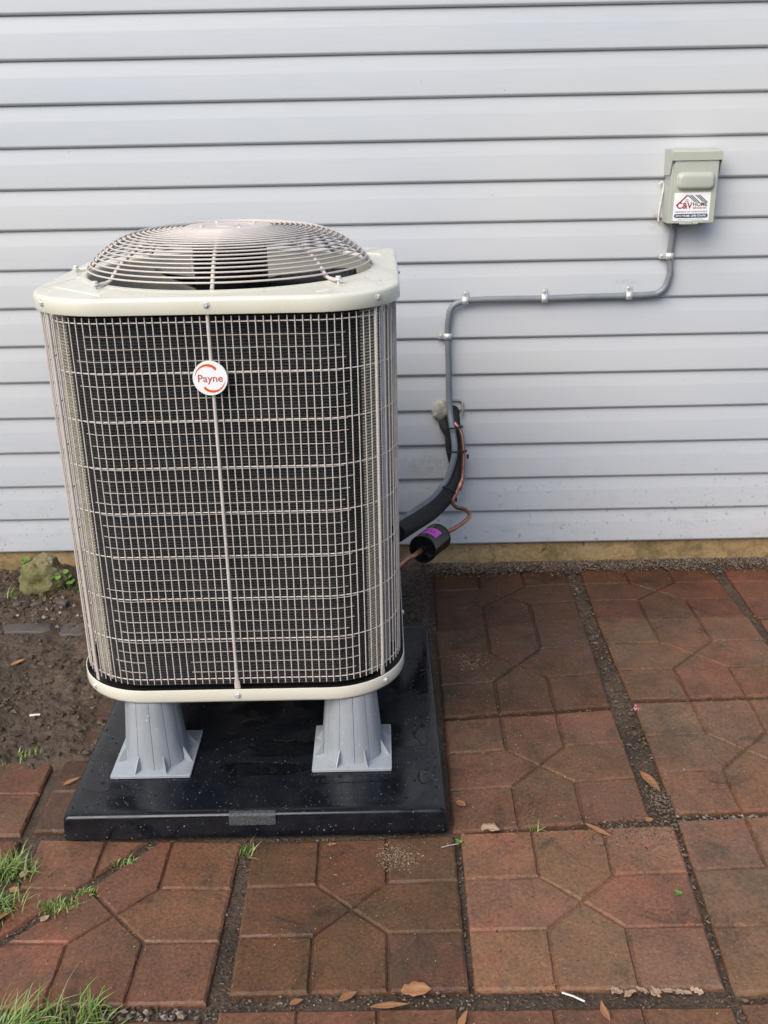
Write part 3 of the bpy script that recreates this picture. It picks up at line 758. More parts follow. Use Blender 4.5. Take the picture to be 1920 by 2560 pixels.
flabels = ['grey riser foot at the front left corner of the black pad', 'grey riser foot at the front right corner of the black pad',
           'grey riser foot hidden at the back left of the pad', 'grey riser foot at the back right, only its plate corner showing']
for i, (x, y) in enumerate(feet):
    o = r0 if i == 0 else copy_tree(r0); o.location = (x, y, PZ); o['label'] = flabels[i]

# ------------------------------------------------------------------ air conditioner
UX, UY, UB = -0.0716, -0.857, 0.233
AW, RC = 0.420, 0.190
unit = empty('air_conditioner', (UX, UY, UB), 'cream and taupe outdoor air conditioner with wire grille on grey risers', 'air conditioner')
def uloop(a, R, z, n=12): return [(UX+x, UY+y, z) for x, y in rsq(a, R, n)]
# base pan
mb = MB()
L = [uloop(AW-.10, RC-.06, UB+.001), uloop(AW-.008, RC-.006, UB), uloop(AW-.0015, RC-.001, UB+.003), uloop(AW, RC, UB+.008), uloop(AW, RC, UB+.036), uloop(AW-.0008, RC, UB+.0375), uloop(AW-.0022, RC-.002, UB+.0375), uloop(AW-.003, RC-.002, UB+.035), uloop(AW-.004, RC-.003, UB+.012)]
mb.loft(L, cap0=True); obj('base_pan', mb, CREAM, unit, smooth=50)
mb = MB(); L = [uloop(AW-.0045, RC-.003, UB+.012), uloop(AW-.05, RC-.04, UB+.016)]; mb.loft(L, cap1=True); obj('pan_floor', mb, MATTEBLACK, unit, smooth=50)
# top cap: skirt, rounded edge, top with a round throat
ZT_ = 1.2363; mb = MB()
def ray_loop(a, R, z, N=128):
    base = rsq(a, R, 24); out = []
    ang = [(math.atan2(y, x), x, y) for x, y in base]; ang.sort()
    for k in range(N):
        t = -math.pi+2*math.pi*k/N
        for i in range(len(ang)):
            a0, x0, y0 = ang[i-1]; a1, x1, y1 = ang[i]
            aa0 = a0-2*math.pi if i == 0 else a0
            if aa0 <= t <= a1+1e-9:
                d = (math.cos(t), math.sin(t)); e_ = (x1-x0, y1-y0); den = d[0]*e_[1]-d[1]*e_[0]
                s_ = (x0*e_[1]-y0*e_[0])/den; out.append((UX+d[0]*s_, UY+d[1]*s_, z)); break
        else:
            a0, x0, y0 = ang[-1]; x1, y1 = ang[0][1:]; d = (math.cos(t), math.sin(t)); e_ = (x1-x0, y1-y0); den = d[0]*e_[1]-d[1]*e_[0]
            s_ = (x0*e_[1]-y0*e_[0])/den; out.append((UX+d[0]*s_, UY+d[1]*s_, z))
    return out
def circ(r, z, N=128): return [(UX+r*math.cos(-math.pi+2*math.pi*k/N), UY+r*math.sin(-math.pi+2*math.pi*k/N), z) for k in range(N)]
L = [ray_loop(AW-.004, RC-.004, ZT_-.026), ray_loop(AW-.0025, RC-.003, ZT_-.0355), ray_loop(AW-.001, RC, ZT_-.036), ray_loop(AW, RC, ZT_-.034), ray_loop(AW, RC, ZT_-.007), ray_loop(AW-.0015, RC-.001, ZT_-.003), ray_loop(AW-.005, RC-.004, ZT_-.0003), ray_loop(AW-.012, RC-.01, ZT_+.0006),
     circ(0.3765, ZT_+.0015), circ(0.368, ZT_+.0035), circ(0.360, ZT_+.0065), circ(0.354, ZT_+.0058), circ(0.350, ZT_+.002), circ(0.3485, ZT_-.008)]
mb.loft(L); cap = obj('top_cap', mb, CREAM, unit, smooth=40)
for sx, sy in ((-1,-1), (1,-1), (1,1), (-1,1)):              # pressed ridges near the corners
    mb = MB(); c = Vector((sx*0.307, sy*0.305)); d = Vector((-sy*sx*1.0, 1.0)).normalized() if False else Vector((sx, -sy)).normalized()
    n = Vector((d.y, -d.x)); lo = []
    for t in (-0.104, -0.099, -0.05, 0, .05, .099, .104):
        q = c + d*t; w = 0.0055 if abs(t) < 0.103 else 0.002; hz = 0.0030 if abs(t) < 0.1 else 0.0005
        lo.append([(UX+q.x+n.x*a*w, UY+q.y+n.y*a*w, ZT_+.0006+h*hz) for a, h in ((-1, -0.3), (-.5, .8), (0, 1), (.5, .8), (1, -0.3))])
    mb.loft(lo, close=False); obj('stiffening_ridge', mb, CREAM, cap, smooth=60)
mb = MB(); L = [circ(0.3483, ZT_-.006), circ(0.347, ZT_-.03), circ(0.347, ZT_-.10), circ(0.352, ZT_-.13), circ(0.364, ZT_-.15)]; mb.loft(L); obj('fan_shroud', mb, CREAM, unit, smooth=50)
# coil: ridged dark slab with splayed lighter corners
CA, CRR = 0.382, 0.152
zc0, zc1 = 0.262, 1.196; pitch = 0.0072; NR = int((zc1-zc0)/pitch)
def coil_strip(pts, deep=0.004):
    mb = MB(); loops = []
    for i in range(NR):
        z = zc0+i*pitch
        for dz, out in ((0.0, -deep), (pitch*0.30, 0.0), (pitch*0.62, 0.0), (pitch*0.92, -deep)):
            loops.append([(UX+x+nx_*out, UY+y+ny_*out, z+dz) for x, y, nx_, ny_ in pts])
    mb.loft(loops, close=False); return mb
def coil_pts(a0, a1, sx, sy, n=12):
    return [(sx*(CA-CRR)+CRR*math.cos(t), sy*(CA-CRR)+CRR*math.sin(t), math.cos(t), math.sin(t)) for t in [math.radians(a0+(a1-a0)*k/n) for k in range(n+1)]]
sides = [((-1,-1), (1,-1), (0,-1)), ((1,-1), (1,1), (1,0)), ((1,1), (-1,1), (0,1)), ((-1,1), (-1,-1), (-1,0))]
A0_, A1_ = 40, 80                                            # the splayed part of each bend, degrees from the front (back) face
def bend(sx, sy, f0, f1, n=8):
    # angle f measured from the front/back normal towards the side normal
    out = []
    for k in range(n+1):
        t = math.radians(f0+(f1-f0)*k/n); nx_, ny_ = sx*math.sin(t), sy*math.cos(t)
        out.append((sx*(CA-CRR)+CRR*nx_, sy*(CA-CRR)+CRR*ny_, nx_, ny_))
    return out
FACES = []
for sy in (-1, 1):
    P_ = bend(-1, sy, A0_, 0) + bend(1, sy, 0, A0_); FACES.append(P_ if sy < 0 else P_[::-1])
for sx in (1, -1):
    P_ = bend(sx, -1, A1_, 90, 3) + bend(sx, 1, 90, A1_, 3); FACES.append(P_ if sx > 0 else P_[::-1])
for P_ in FACES: obj('coil_face', coil_strip(P_), COILM, unit, smooth=0)
for sx, sy in ((-1,-1), (1,-1), (1,1), (-1,1)):
    P_ = bend(sx, sy, A0_, A1_, 6)
    if sx*sy > 0: P_ = P_[::-1]
    obj('coil_corner', coil_strip(P_, 0.011), COILC, unit, smooth=0)
mb = MB(); L = [uloop(CA-.03, CRR-.03, zc0), uloop(CA-.03, CRR-.03, zc1)]; mb.loft(L); obj('coil_inner_face', mb, COILM, unit, smooth=50)
# bare tubes crossing the flat faces of the coil
zt = 0.302; k = 0
while zt < 1.17:
    for fi in (0, 2):
        F_ = FACES[fi]; P_ = []
        for i in range(len(F_)-1):
            n_s = 8 if math.dist(F_[i][:2], F_[i+1][:2]) > 0.1 else 1
            for q in range(n_s): P_.append([F_[i][c]+(F_[i+1][c]-F_[i][c])*q/n_s for c in range(4)])
        P_.append(list(F_[-1])); P_ = P_[R.randint(2, 4):len(P_)-R.randint(2, 4)] if fi == 0 else P_
        runs = [P_]
        if fi == 0 and k in (0, 1): runs = [[p for p in P_ if p[0] < -0.20], [p for p in P_ if p[0] > -0.155]]
        mb = MB()
        for run in runs:
            if len(run) > 1: mb.tube([(UX+x+nx_*.0022, UY+y+ny_*.0022, zt+R.uniform(-.0006, .0006)) for x, y, nx_, ny_ in run], 0.0011, 6)
        obj('coil_tube', mb, TUBEM, unit, smooth=60)
    zt += 0.0282; k += 1
# galvanised end plate and service panel seen through the right side
mb = MB(); P = coil_pts(-22, -4, 1, -1, 4)
mb.loft([[(UX+x+nx_*0.003, UY+y+ny_*0.003, z) for x, y, nx_, ny_ in P] for z in (0.275, 0.6, 0.9, 1.196)], close=False); obj('coil_end_plate', mb, GALV, unit, smooth=50)
mb = MB(); mb.box(UX+CA+.004, UX+CA+.0065, UY-.19, UY+.16, 0.272, 0.56); mb.box(UX+CA+.0065, UX+CA+.016, UY-.19, UY-.185, 0.272, 0.56); obj('service_panel', mb, GALV, unit, smooth=0)
mb = MB(); P_ = [(UX+.20, UY+.392), (UX+.355, UY+.392), (UX+.392, UY+.355), (UX+.392, UY+.20), (UX+.385, UY+.20), (UX+.30, UY+.30), (UX+.20, UY+.385)]
mb.loft([[(x, y, z) for x, y in P_[::-1]] for z in (0.27, 1.19)], cap0=True, cap1=True); obj('corner_post', mb, TAUPE, unit, smooth=0)
# wire grille: verticals are one shared mesh, every 22nd place is a thick post
GA, GR = 0.4085, 0.1785
def arc_points(a, R, N):
    P = rsq(a, R, 40); P = P + [P[0]]; 
    # start at front centre
    s = [0]
    for i in range(len(P)-1): s.append(s[-1]+math.dist(P[i], P[i+1]))
    tot = s[-1]; start = tot - (a-R)                         # rsq starts at the end of the front straight
    out = []
    for k in range(N):
        u = (start+tot*k/N) % tot; i = max(j for j in range(len(s)) if s[j] <= u+1e-9); i = min(i, len(P)-2)
        f = (u-s[i])/max(1e-9, s[i+1]-s[i]); x = P[i][0]+f*(P[i+1][0]-P[i][0]); y = P[i][1]+f*(P[i+1][1]-P[i][1])
        out.append((x, y, (P[i+1][1]-P[i][1]), -(P[i+1][0]-P[i][0])))
    return out
NW = 176; GP = arc_points(GA, GR, NW)
wire0 = None; post0 = None; ZW0, ZW1 = 0.2825, 1.1945
for k, (x, y, nx_, ny_) in enumerate(GP):
    if k % 22 == 0:
        l = math.hypot(nx_, ny_); nx_, ny_ = nx_/l, ny_/l; ang = math.atan2(ny_, nx_)
        if post0 is None:
            mb = MB(); prof_ = [(0.268, .0075, .0018), (0.285, .0075, .0018), (0.297, .0048, .0040), (0.34, .0040, .0040), (1.185, .0040, .0040), (1.205, .0040, .0040)]
            mb.loft([[(math.cos(t)*d_, math.sin(t)*w_, z) for t in [2*math.pi*j/10 for j in range(10)]] for z, w_, d_ in prof_], cap0=True, cap1=True)
            post0 = bpy.data.objects.new('grille_post', mb.mesh('grille_post', TAUPE, (0, 0, UB), 60)); COL.objects.link(post0); post0.parent = unit; o = post0
        else: o = inst(post0, (0,0,0), unit)
        o.location = (x+nx_*0.002, y+ny_*0.002, 0); o.rotation_euler = (0, 0, ang)
        continue
    if wire0 is None:
        mb = MB(); mb.tube([(0, 0, ZW0), (0, 0, ZW1)], 0.00145, 8)
        wire0 = bpy.data.objects.new('grille_wire', mb.mesh('grille_wire', TAUPE, (0, 0, UB), 60)); COL.objects.link(wire0); wire0.parent = unit; o = wire0
    else: o = inst(wire0, (0,0,0), unit)
    o.location = (x, y, 0); o.rotation_euler = (R.uniform(-.0006, .0006), R.uniform(-.0006, .0006), 0)
for i in range(9):
    z = 0.2945+i*0.1109; mb = MB(); mb.tube([(UX+x, UY+y, z) for x, y in rsq(GA-.0030, GR-.0030, 14)], 0.0015, 8, closed=True); obj('grille_ring', mb, TAUPE, unit, smooth=60)
# screws through cap and pan
def screw(parent, p, nrm, r=0.0058, name='screw'):
    mb = MB(); mb.lathe([(r*1.45, 0), (r*1.45, .0012), (r*1.05, .0013)], p, 14, nrm, cap1=True); mb.lathe([(r, .0012), (r, .0042), (r*.8, .0054)], p, 6, nrm, cap1=True)
    return obj(name, mb, ZINC, parent, smooth=30)
for z in (1.2212, 0.2545):
    for (x, y, nx_, ny_) in arc_points(AW, RC, 8)[:3] + arc_points(AW, RC, 8)[-2:]:
        l = math.hypot(nx_, ny_); screw(unit, (UX+x, UY+y, z), (nx_/l, ny_/l, 0))
# fan guard
guard = MB(); guard.lathe([(0.006, .0025), (0.03, .0018), (0.031, .0005), (0.06, .0005), (0.062, .002), (0.104, .002), (0.108, 0), (0.108, -.004), (0.10, -.006)], (UX, UY, 1.3440), 48, cap0=True)
fg = obj('fan_guard', guard, TAUPE, unit, smooth=30)
DP = [(0.1, 1.3450), (0.135, 1.3442), (0.175, 1.3415), (0.225, 1.3338), (0.268, 1.3205), (0.302, 1.3010), (0.332, 1.2770), (0.357, 1.2470)]
DPs = [Vector((a, b, 0)) for a, b in DP]; dp = smooth_path(DPs, 10); sl_ = [0]
for i in range(len(dp)-1): sl_.append(sl_[-1]+(dp[i+1]-dp[i]).length)
def dome_at(s):
    for i in range(len(dp)-1):
        if sl_[i+1] >= s: f = (s-sl_[i])/(sl_[i+1]-sl_[i]); return dp[i].lerp(dp[i+1], f)
    return dp[-1]
NG = 21; s0, s1 = 0.016, sl_[-1]-0.012
for i in range(NG):
    q = dome_at(s0+(s1-s0)*i/(NG-1)); mb = MB(); mb.tube([(UX+q.x*math.cos(a), UY+q.x*math.sin(a), q.y) for a in [2*math.pi*k/72 for k in range(72)]], 0.0023, 8, closed=True)
    obj('guard_ring', mb, TAUPE, fg, smooth=60)
for k in range(8):
    a = math.radians(-90+45*k+1.0); c, s = math.cos(a), math.sin(a); bolt = k in (1, 3, 5, 6, 7)
    path = [(0.09, 1.3380)] + [(dome_at(s0+(s1-s0)*j/16).x-0.0015, dome_at(s0+(s1-s0)*j/16).y-0.0062) for j in range(0, 17)]
    path = [(r, z) for r, z in path]
    if bolt: path += [(0.362, 1.2465), (0.376, 1.2455), (0.386, 1.2455)]
    else: path += [(0.362, 1.2440)]
    mb = MB(); mb.tube([(UX+r*c, UY+r*s, z) for r, z in path], 0.0048, 8); obj('guard_rod', mb, TAUPE, fg, smooth=60)
    if bolt:
        mb = MB(); mb.lathe([(.0105, 0), (.0105, .002), (.0068, .0022), (.0068, .007), (.0055, .0085)], (UX+.389*c, UY+.389*s, 1.2465), 12, cap1=True); mb.lathe([(.0035, -.009), (.0035, 0)], (UX+.389*c, UY+.389*s, 1.2465), 8)
        obj('guard_bolt', mb, ZINC, fg, smooth=30)
for a in (35, 120, 215, 300):
    a = math.radians(a); mb = MB(); mb.lathe([(.0075, 0), (.0075, .001), (.0050, .0011), (.0050, .0040), (.004, .0046)], (UX+.073*math.cos(a), UY+.073*math.sin(a), 1.3445), 6, cap1=True); obj('motor_bolt', mb, ZINC, fg, smooth=20)
# motor and blades under the guard
mot = MB(); mot.lathe([(0.02, 1.334), (0.088, 1.334), (0.092, 1.330), (0.092, 1.15), (0.085, 1.142), (0.02, 1.14)], (UX, UY, 0), 40, cap1=False); obj('fan_motor', mot, MOTOR, unit, smooth=35)
mb = MB(); mb.box(UX-.094, UX-.0915, UY-.030, UY-.022, 1.235, 1.275); obj('motor_label', mb, WHITE, unit, smooth=0)
for k in range(3):
    a0 = math.radians(-2+120*k); mb = MB(); lo = []
    for i in range(9):
        r = 0.075+0.252*i/8; wdt = math.radians(20+14*math.sin(math.pi*min(1, i/8*0.9+0.1))); row = []
        for j in range(7):
            u = -1+2*j/6; aa = a0+u*wdt; row.append((UX+r*math.cos(aa), UY+r*math.sin(aa), 1.150+u*0.062*(0.8+0.2*i/8)+0.008*u*u))
        lo.append(row)
    mb.loft(lo, close=False); b = obj('fan_blade', mb, BLACK, unit, smooth=60)
    so = b.modifiers.new('thick', 'SOLIDIFY'); so.thickness = 0.002
# round maker's badge on the front post
BX, BZ, BR_ = UX-.0035, 1.0602, 0.0385; BY = UY-GA-.0095
mb = MB(); mb.lathe([(BR_*0.97, -.003), (BR_, -.002), (BR_, .0012), (BR_*.99, .002)], (BX, BY, BZ), 48, (0,-1,0), cap0=True, cap1=True)
badge = obj('badge', mb, WHITE, unit, smooth=40)
XA, YA = (1, 0, 0), (0, 0, 1); OF = (BX, BY-.0024, BZ)
def swoosh(sgn):
    out_, in_ = [], []
    N = 24
    for i in range(N+1):
        f = i/N; a = math.radians(172-f*118)                # from left round to upper right
        ro = 0.0338-0.004*f**3; ri = ro-0.0003-0.0058*min(1, f*1.5)
        if f > 0.5: k = (f-0.5)/0.5; ro -= 0.0062*k*k*0.5; ri -= 0.0062*k*k*0.5
        out_.append((ro*math.cos(a)*sgn, ro*math.sin(a)*sgn)); in_.append((ri*math.cos(a)*sgn, ri*math.sin(a)*sgn))
    return out_, in_
for sgn in (1, -1):
    o_, i_ = swoosh(sgn); mb = MB(); O3 = Vector(OF)
    mb.loft([[O3+Vector((a, 0, b)) for a, b in o_], [O3+Vector((a, 0, b)) for a, b in i_]], close=False); obj('swoosh', mb, ORANGE, badge, smooth=0)
text_mesh('Payne', 0.0235, DULLRED, 'lettering', badge, XA, YA, (BX, BY-.0026, BZ-.0005), offset=0.0002, width=0.0545)

UK = 0.9825                                                  # finished size of the unit relative to the drawing above
done_ = set()
def resize(o):
    for c in o.children:
        if c.type == 'MESH' and c.data.name not in done_: done_.add(c.data.name); c.data.transform(Matrix.Scale(UK, 4))
        c.location = c.location*UK; resize(c)
resize(unit); unit.location = (-0.0600, -0.9025, 0.2568)
# ------------------------------------------------------------------ refrigerant lines, drier, conduit
ins_pts = [(0.558,0.03,0.625),(0.555,-0.015,0.612),(0.556,-0.05,0.568),(0.567,-0.062,0.50),(0.566,-0.085,0.43),(0.537,-0.14,0.362),(0.478,-0.25,0.342),(0.432,-0.36,0.355),(0.385,-0.47,0.372),(0.345,-0.56,0.383)]
mb = MB(); mb.tube(smooth_path(ins_pts, 7), [0.0225+0.0060*min(1, i/40)+0.0007*fbm(i*.5, 3, 3, 3) for i in range(64)], 16); tag(obj('insulated_pipe', mb, FOAM, smooth=60), 'thick black foam insulated pipe curving from the wall to the unit', 'pipe')
ins2 = [(0.527,0.03,0.598),(0.522,-0.018,0.583),(0.526,-0.035,0.566),(0.541,-0.05,0.54),(0.545,-0.055,0.49),(0.556,-0.058,0.44)]
mb = MB(); mb.tube(smooth_path(ins2, 6), [0.02]*11+[0.017]*10+[0.01]*10 if False else 0.0165, 12); tag(obj('wire_sleeve', mb, FOAM, smooth=60), 'short black foam sleeve coming out of the wall behind the conduit', 'sleeve')
cop_pts = [(0.556,0.02,0.605),(0.557,-0.055,0.592),(0.579,-0.080,0.562),(0.5865,-0.097,0.514),(0.5865,-0.112,0.464),(0.581,-0.132,0.404),(0.562,-0.162,0.371),(0.5465,-0.187,0.350),(0.5445,-0.205,0.342),(0.557,-0.24,0.341),(0.578,-0.27,0.3465),(0.590,-0.31,0.3485),(0.5875,-0.35,0.3505),(0.563,-0.40,0.3500),(0.525,-0.452,0.3475),(0.483,-0.490,0.3470)]
mb = MB(); mb.tube(smooth_path(cop_pts, 6), 0.0068, 12); cp = obj('copper_pipe', mb, COPPER, smooth=60); tag(cp, 'bare copper pipe bending down the bundle into the black drier', 'pipe')
mb = MB(); mb.lathe([(.0085, 0), (.0098, .002), (.0098, .03), (.0085, .032)], (0.5795, -0.137, 0.399), 12, (-0.38, -0.5, -0.78)); obj('solder_joint', mb, COPPER, cp, smooth=40)
dn, df = Vector((0.4205, -0.622, 0.3545)), Vector((0.4765, -0.504, 0.3465)); dax = (df-dn); dl = dax.length; dax.normalize()
dr = empty('filter_drier', dn, 'black cylindrical filter drier with a magenta label beside the unit', 'filter drier')
RD = 0.0445
mb = MB(); mb.lathe([(0.011, -.004), (0.013, -.001), (RD*.60, .0015), (RD*.84, .0035), (RD*.90, .0025), (RD*.96, .0005), (RD*.99, .003), (RD, .010), (RD*.975, .0125), (RD*.965, .016), (RD*.965, dl-.016), (RD*.975, dl-.0125), (RD, dl-.010), (RD*.99, dl-.003), (RD*.94, dl), (0.024, dl+.003), (0.010, dl+.006)], dn, 40, dax, cap0=True, cap1=True)
obj('canister', mb, BLACK, dr, smooth=30)
mb = MB(); mb.lathe([(0.0095, 0), (0.0095, .017), (0.0078, .019)], dn-dax*0.026, 14, dax, cap0=True); mb.tube([dn-dax*0.02, dn-dax*0.06, dn-dax*0.10+Vector((-.006,0,.004)), (0.335, -0.80, 0.372)], 0.0078, 12); obj('inlet_stub', mb, COPPER, dr, smooth=40)
mb = MB(); mb.lathe([(0.0095, 0), (0.0095, .020), (0.0078, .022)], df+dax*0.006, 14, dax, cap1=True); obj('outlet_stub', mb, COPPER, dr, smooth=40)
# label wrapped over the top of the canister
va = Vector((0, 0, 1)); va = (va-dax*va.dot(dax)).normalized(); vb = dax.cross(va)
def wrap(a0, a1, t0, t1, rad, n=10):
    m_ = MB(); lo = []
    for k in range(n+1):
        a = math.radians(a0+(a1-a0)*k/n); d = va*math.cos(a)-vb*math.sin(a)
        lo.append([dn+dax*t0+d*rad, dn+dax*t1+d*rad])
    m_.loft(lo, close=False); return m_
lab = obj('warning_label', wrap(-44, 42, dl*0.24, dl*0.64, RD*.965+.0006), MAGENTA, dr, smooth=60)
mb = MB()
for (a0, a1, t0, t1) in ((8, 11, .36, .56), (13, 15, .36, .52), (16.5, 18, .38, .54), (20, 24, .36, .42), (20, 26, .44, .48), (26, 34, .37, .39), (26, 34, .42, .44), (26, 33, .47, .49), (-4, -1, .45, .55), (-14, -6, .38, .42), (-26, -16, .40, .44)):
    w = wrap(a0, a1, dl*t0, dl*t1, RD*.965+.0010, 3); mb.add(w.v, w.f)
obj('label_print', mb, NAVY, lab, smooth=0)

con_pts = [(1.2775,-0.045,1.262),(1.2775,-0.028,1.232),(1.274,-0.0275,1.19),(1.2715,-0.0265,1.141),(1.2755,-0.0275,1.105),(1.2765,-0.0275,1.08),(1.2645,-0.027,1.039),(1.245,-0.027,1.0215),(1.224,-0.0265,1.0155),(1.144,-0.0265,1.0125),(1.0,-0.028,1.0115),(0.860,-0.0265,1.0085),(0.70,-0.0275,1.0095),(0.61,-0.027,1.0075),(0.588,-0.0265,1.005),(0.560,-0.027,0.994),(0.5425,-0.0275,0.972),(0.5355,-0.0275,0.925),(0.5352,-0.0265,0.887),(0.538,-0.029,0.80),(0.540,-0.032,0.70),(0.543,-0.042,0.63),(0.5485,-0.070,0.581),(0.5555,-0.0955,0.531),(0.5555,-0.113,0.491),(0.545,-0.124,0.451),(0.5275,-0.135,0.405),(0.503,-0.155,0.378),(0.474,-0.215,0.368),(0.428,-0.315,0.376),(0.378,-0.44,0.390),(0.34,-0.52,0.396)]
mb = MB(); mb.tube(smooth_path(con_pts, 7), 0.0108, 14); tag(obj('conduit', mb, CONDUIT, smooth=60), 'grey flexible electrical conduit running along the wall to the unit', 'conduit')
mb = MB(); mb.lathe([(.0145, 0), (.0145, .012), (.0125, .014)], (1.2775, -0.040, 1.226), 14, (0, -0.12, 1)); 
# cable ties round the bundle
def tie(name, c, ax, rx, ry, label, tail=None):
    ax = Vector(ax).normalized(); a = Vector((1,0,0)); a = (a-ax*a.dot(ax)).normalized(); b = ax.cross(a); c = Vector(c)
    mb = MB(); P = [c+a*rx*math.cos(t)+b*ry*math.sin(t) for t in [2*math.pi*k/32 for k in range(32)]]; lo = []
    for p in P:
        o_ = (p-c).normalized(); lo.append([p-ax*.0030+o_*.0018, p+ax*.0030+o_*.0018, p+ax*.0030-o_*.0006, p-ax*.0030-o_*.0006])
    lo.append(lo[0]); mb.loft(lo)
    r = tag(obj(name, mb, MATTEBLACK, smooth=40), label, 'cable tie', 'black cable ties round the pipe bundle')
    if tail:
        h = MB(); p = Vector(tail); h.box(p.x-.0035, p.x+.0035, p.y-.003, p.y+.003, p.z-.010, p.z+.004); obj('tie_head', h, MATTEBLACK, r, smooth=0)
    return r
tie('cable_tie', (0.5555, -0.062, 0.572), (0.12, -0.25, -1), 0.0315, 0.040, 'black cable tie nearest the wall hole, top of three')
tie('cable_tie', (0.5665, -0.082, 0.492), (0.02, -0.25, -1), 0.0325, 0.042, 'black cable tie with a hanging head, middle of three', (0.6015, -0.11, 0.484))
tie('cable_tie', (0.5320, -0.150, 0.360), (-0.55, -0.75, -0.62), 0.031, 0.037, 'black cable tie at the bend, lowest of three', (0.5565, -0.185, 0.352))
# sealing putty round the hole in the wall
mb = MB(); lo = []
for i in range(13):
    v = math.pi*i/12; row = []
    for k in range(22):
        a = 2*math.pi*k/22; px, pz = math.sin(v)*math.cos(a), math.sin(v)*math.sin(a); py = -math.cos(v)
        w = 1+0.32*fbm(px*1.7+3, pz*1.7, py*1.7, 4); row.append((0.512+0.034*px*w, -0.012+0.022*py*w, 0.621+0.037*pz*w))
    lo.append(row)
mb.loft(lo); pt = obj('sealing_putty', mb, PUTTY, smooth=60); tag(pt, 'lumpy beige sealing putty round the pipe hole in the wall', 'putty')
mb = MB(); mb.tube(smooth_path([(0.548,-.016,0.657),(0.575,-.016,0.657),(0.588,-.0165,0.650),(0.590,-.0165,0.625),(0.588,-.016,0.606)], 5), [0.004+0.0025*abs(fbm(i*.6, 2, 2)) for i in range(21)], 8); obj('putty_bead', mb, PUTTY, pt, smooth=60)
# pipe straps
def strap(x, z, along, side, label, k):
    """along: 'x' or 'z' run of the conduit; side: direction of the screw tab"""
    root = empty('pipe_strap', (x, -0.0145, z), label, 'pipe strap', 'metal straps holding the conduit to the wall')
    hw = 0.0105; r = 0.0124; cyp = -0.0268
    def P(u, v, w):                                          # u along conduit, v across it, w = y
        return (x+u, w, z+v) if along == 'x' else (x+v, w, z+u)
    sec = []
    for i in range(11):
        t = math.radians(-10+200*i/10); sec.append((r*math.cos(t)*side, cyp-r*math.sin(t)))
    mb = MB(); lo = []
    for v, w in sec: lo.append([P(-hw, v, w), P(hw, v, w)])
    mb.loft(lo, close=False); s_ = obj('saddle', mb, ZINC, root, smooth=60); so = s_.modifiers.new('thick', 'SOLIDIFY'); so.thickness = 0.0012
    mb = MB(); v0, v1 = side*0.0115, side*0.034
    lo = []
    for u, vv in ((-hw, v0), (-hw, v1*0.86), (-hw*.6, v1), (hw*.6, v1), (hw, v1*0.86), (hw, v0)): lo.append((u, vv))
    top = [P(u, v, -0.0182) for u, v in lo]; bot = [P(u, v, -0.0162) for u, v in lo]; mb.loft([bot, top], cap0=True, cap1=True)
    tb = obj('tab', mb, ZINC, root, smooth=0)
    sc_ = screw(root, P(0, side*0.0235, -0.0182), (0,-1,0), 0.0042)
strap(1.2705, 1.141, 'z', -1, 'shiny pipe strap just below the grey electrical box', 0)
strap(1.1440, 1.0125, 'x', 1, 'pipe strap on the level run of conduit, nearest its right bend', 1)
strap(0.8600, 1.0085, 'x', 1, 'pipe strap halfway along the level run of conduit', 2)
strap(0.5930, 1.0060, 'x', 1, 'pipe strap on the level run of conduit beside the left bend', 3)
strap(0.5352, 0.887, 'z', -1, 'rusty pipe strap on the vertical conduit above the wall hole', 4)

# ------------------------------------------------------------------ electrical disconnect box
bx = empty('disconnect_box', (1.312, -0.014, 1.25), 'grey green electrical disconnect box with white sticker on the wall', 'electrical box')
x0, x1, z0, z1, yb, yf = 1.238, 1.388, 1.2505, 1.4745, -0.013, -0.094
mb = MB(); mb.box(x0, x1, yf+.004, yb, z0, z1-.004); obj('back_box', mb, BOXGREY, bx, smooth=0, bevel=.0025)
mb = MB(); mb.box(x0+.007, x1-.004, yf-.003, yf+.0035, z0+.001, z1-.030); dv = obj('door', mb, BOXGREY, bx, smooth=0, bevel=.002)
mb = MB()                                                    # rain hood with side flanges
hx0, hx1, hy = x0-.004, x1+.004, yf-.007
mb.add([(hx0, yb, z1+.003), (hx1, yb, z1+.003), (hx1, hy+.004, z1-.002), (hx0, hy+.004, z1-.002), (hx1, hy, z1-.006), (hx0, hy, z1-.006), (hx1, hy, z1-.031), (hx0, hy, z1-.031),
        (hx0, hy+.0015, z1-.031), (hx0, yf+.010, z1-.075), (hx0, yb, z1-.080), (hx1, yf+.010, z1-.075), (hx1, yb, z1-.080)],
       [(0,3,2,1), (3,5,4,2), (5,7,6,4), (0,10,9,8,7,5,3), (1,2,4,6,11,12)])
h_ = obj('hood', mb, BOXGREY, bx, smooth=0); so = h_.modifiers.new('thick', 'SOLIDIFY'); so.thickness = 0.0015; so.offset = -1
mb = MB(); ex0, ex1, ez0, ez1 = x0+.018, x1-.014, 1.3545, 1.406   # embossed pull panel
def rl(ins, y, r): return [(px, y, pz) for px, pz, _ in rect_loop(ex0+ins, ex1-ins, ez0+ins, ez1-ins, 0, r, 6)]
mb.loft([rl(-.002, yf-.0028, .016), rl(0, yf-.004, .0155), rl(.002, yf-.010, .0145), rl(.0045, yf-.0145, .013), rl(.009, yf-.0165, .009), rl(.014, yf-.017, .006)], cap1=True); obj('embossed_panel', mb, BOXGREY, dv, smooth=60)
mb = MB(); mb.box(x0+.05, x0+.075, yf-.010, yf-.003, z0-.002, z0+.0085); mb.box(x0+.035, x0+.095, yf-.006, yf-.002, z0-.002, z0+.004); obj('latch', mb, BOXGREY, bx, smooth=0, bevel=.0015)
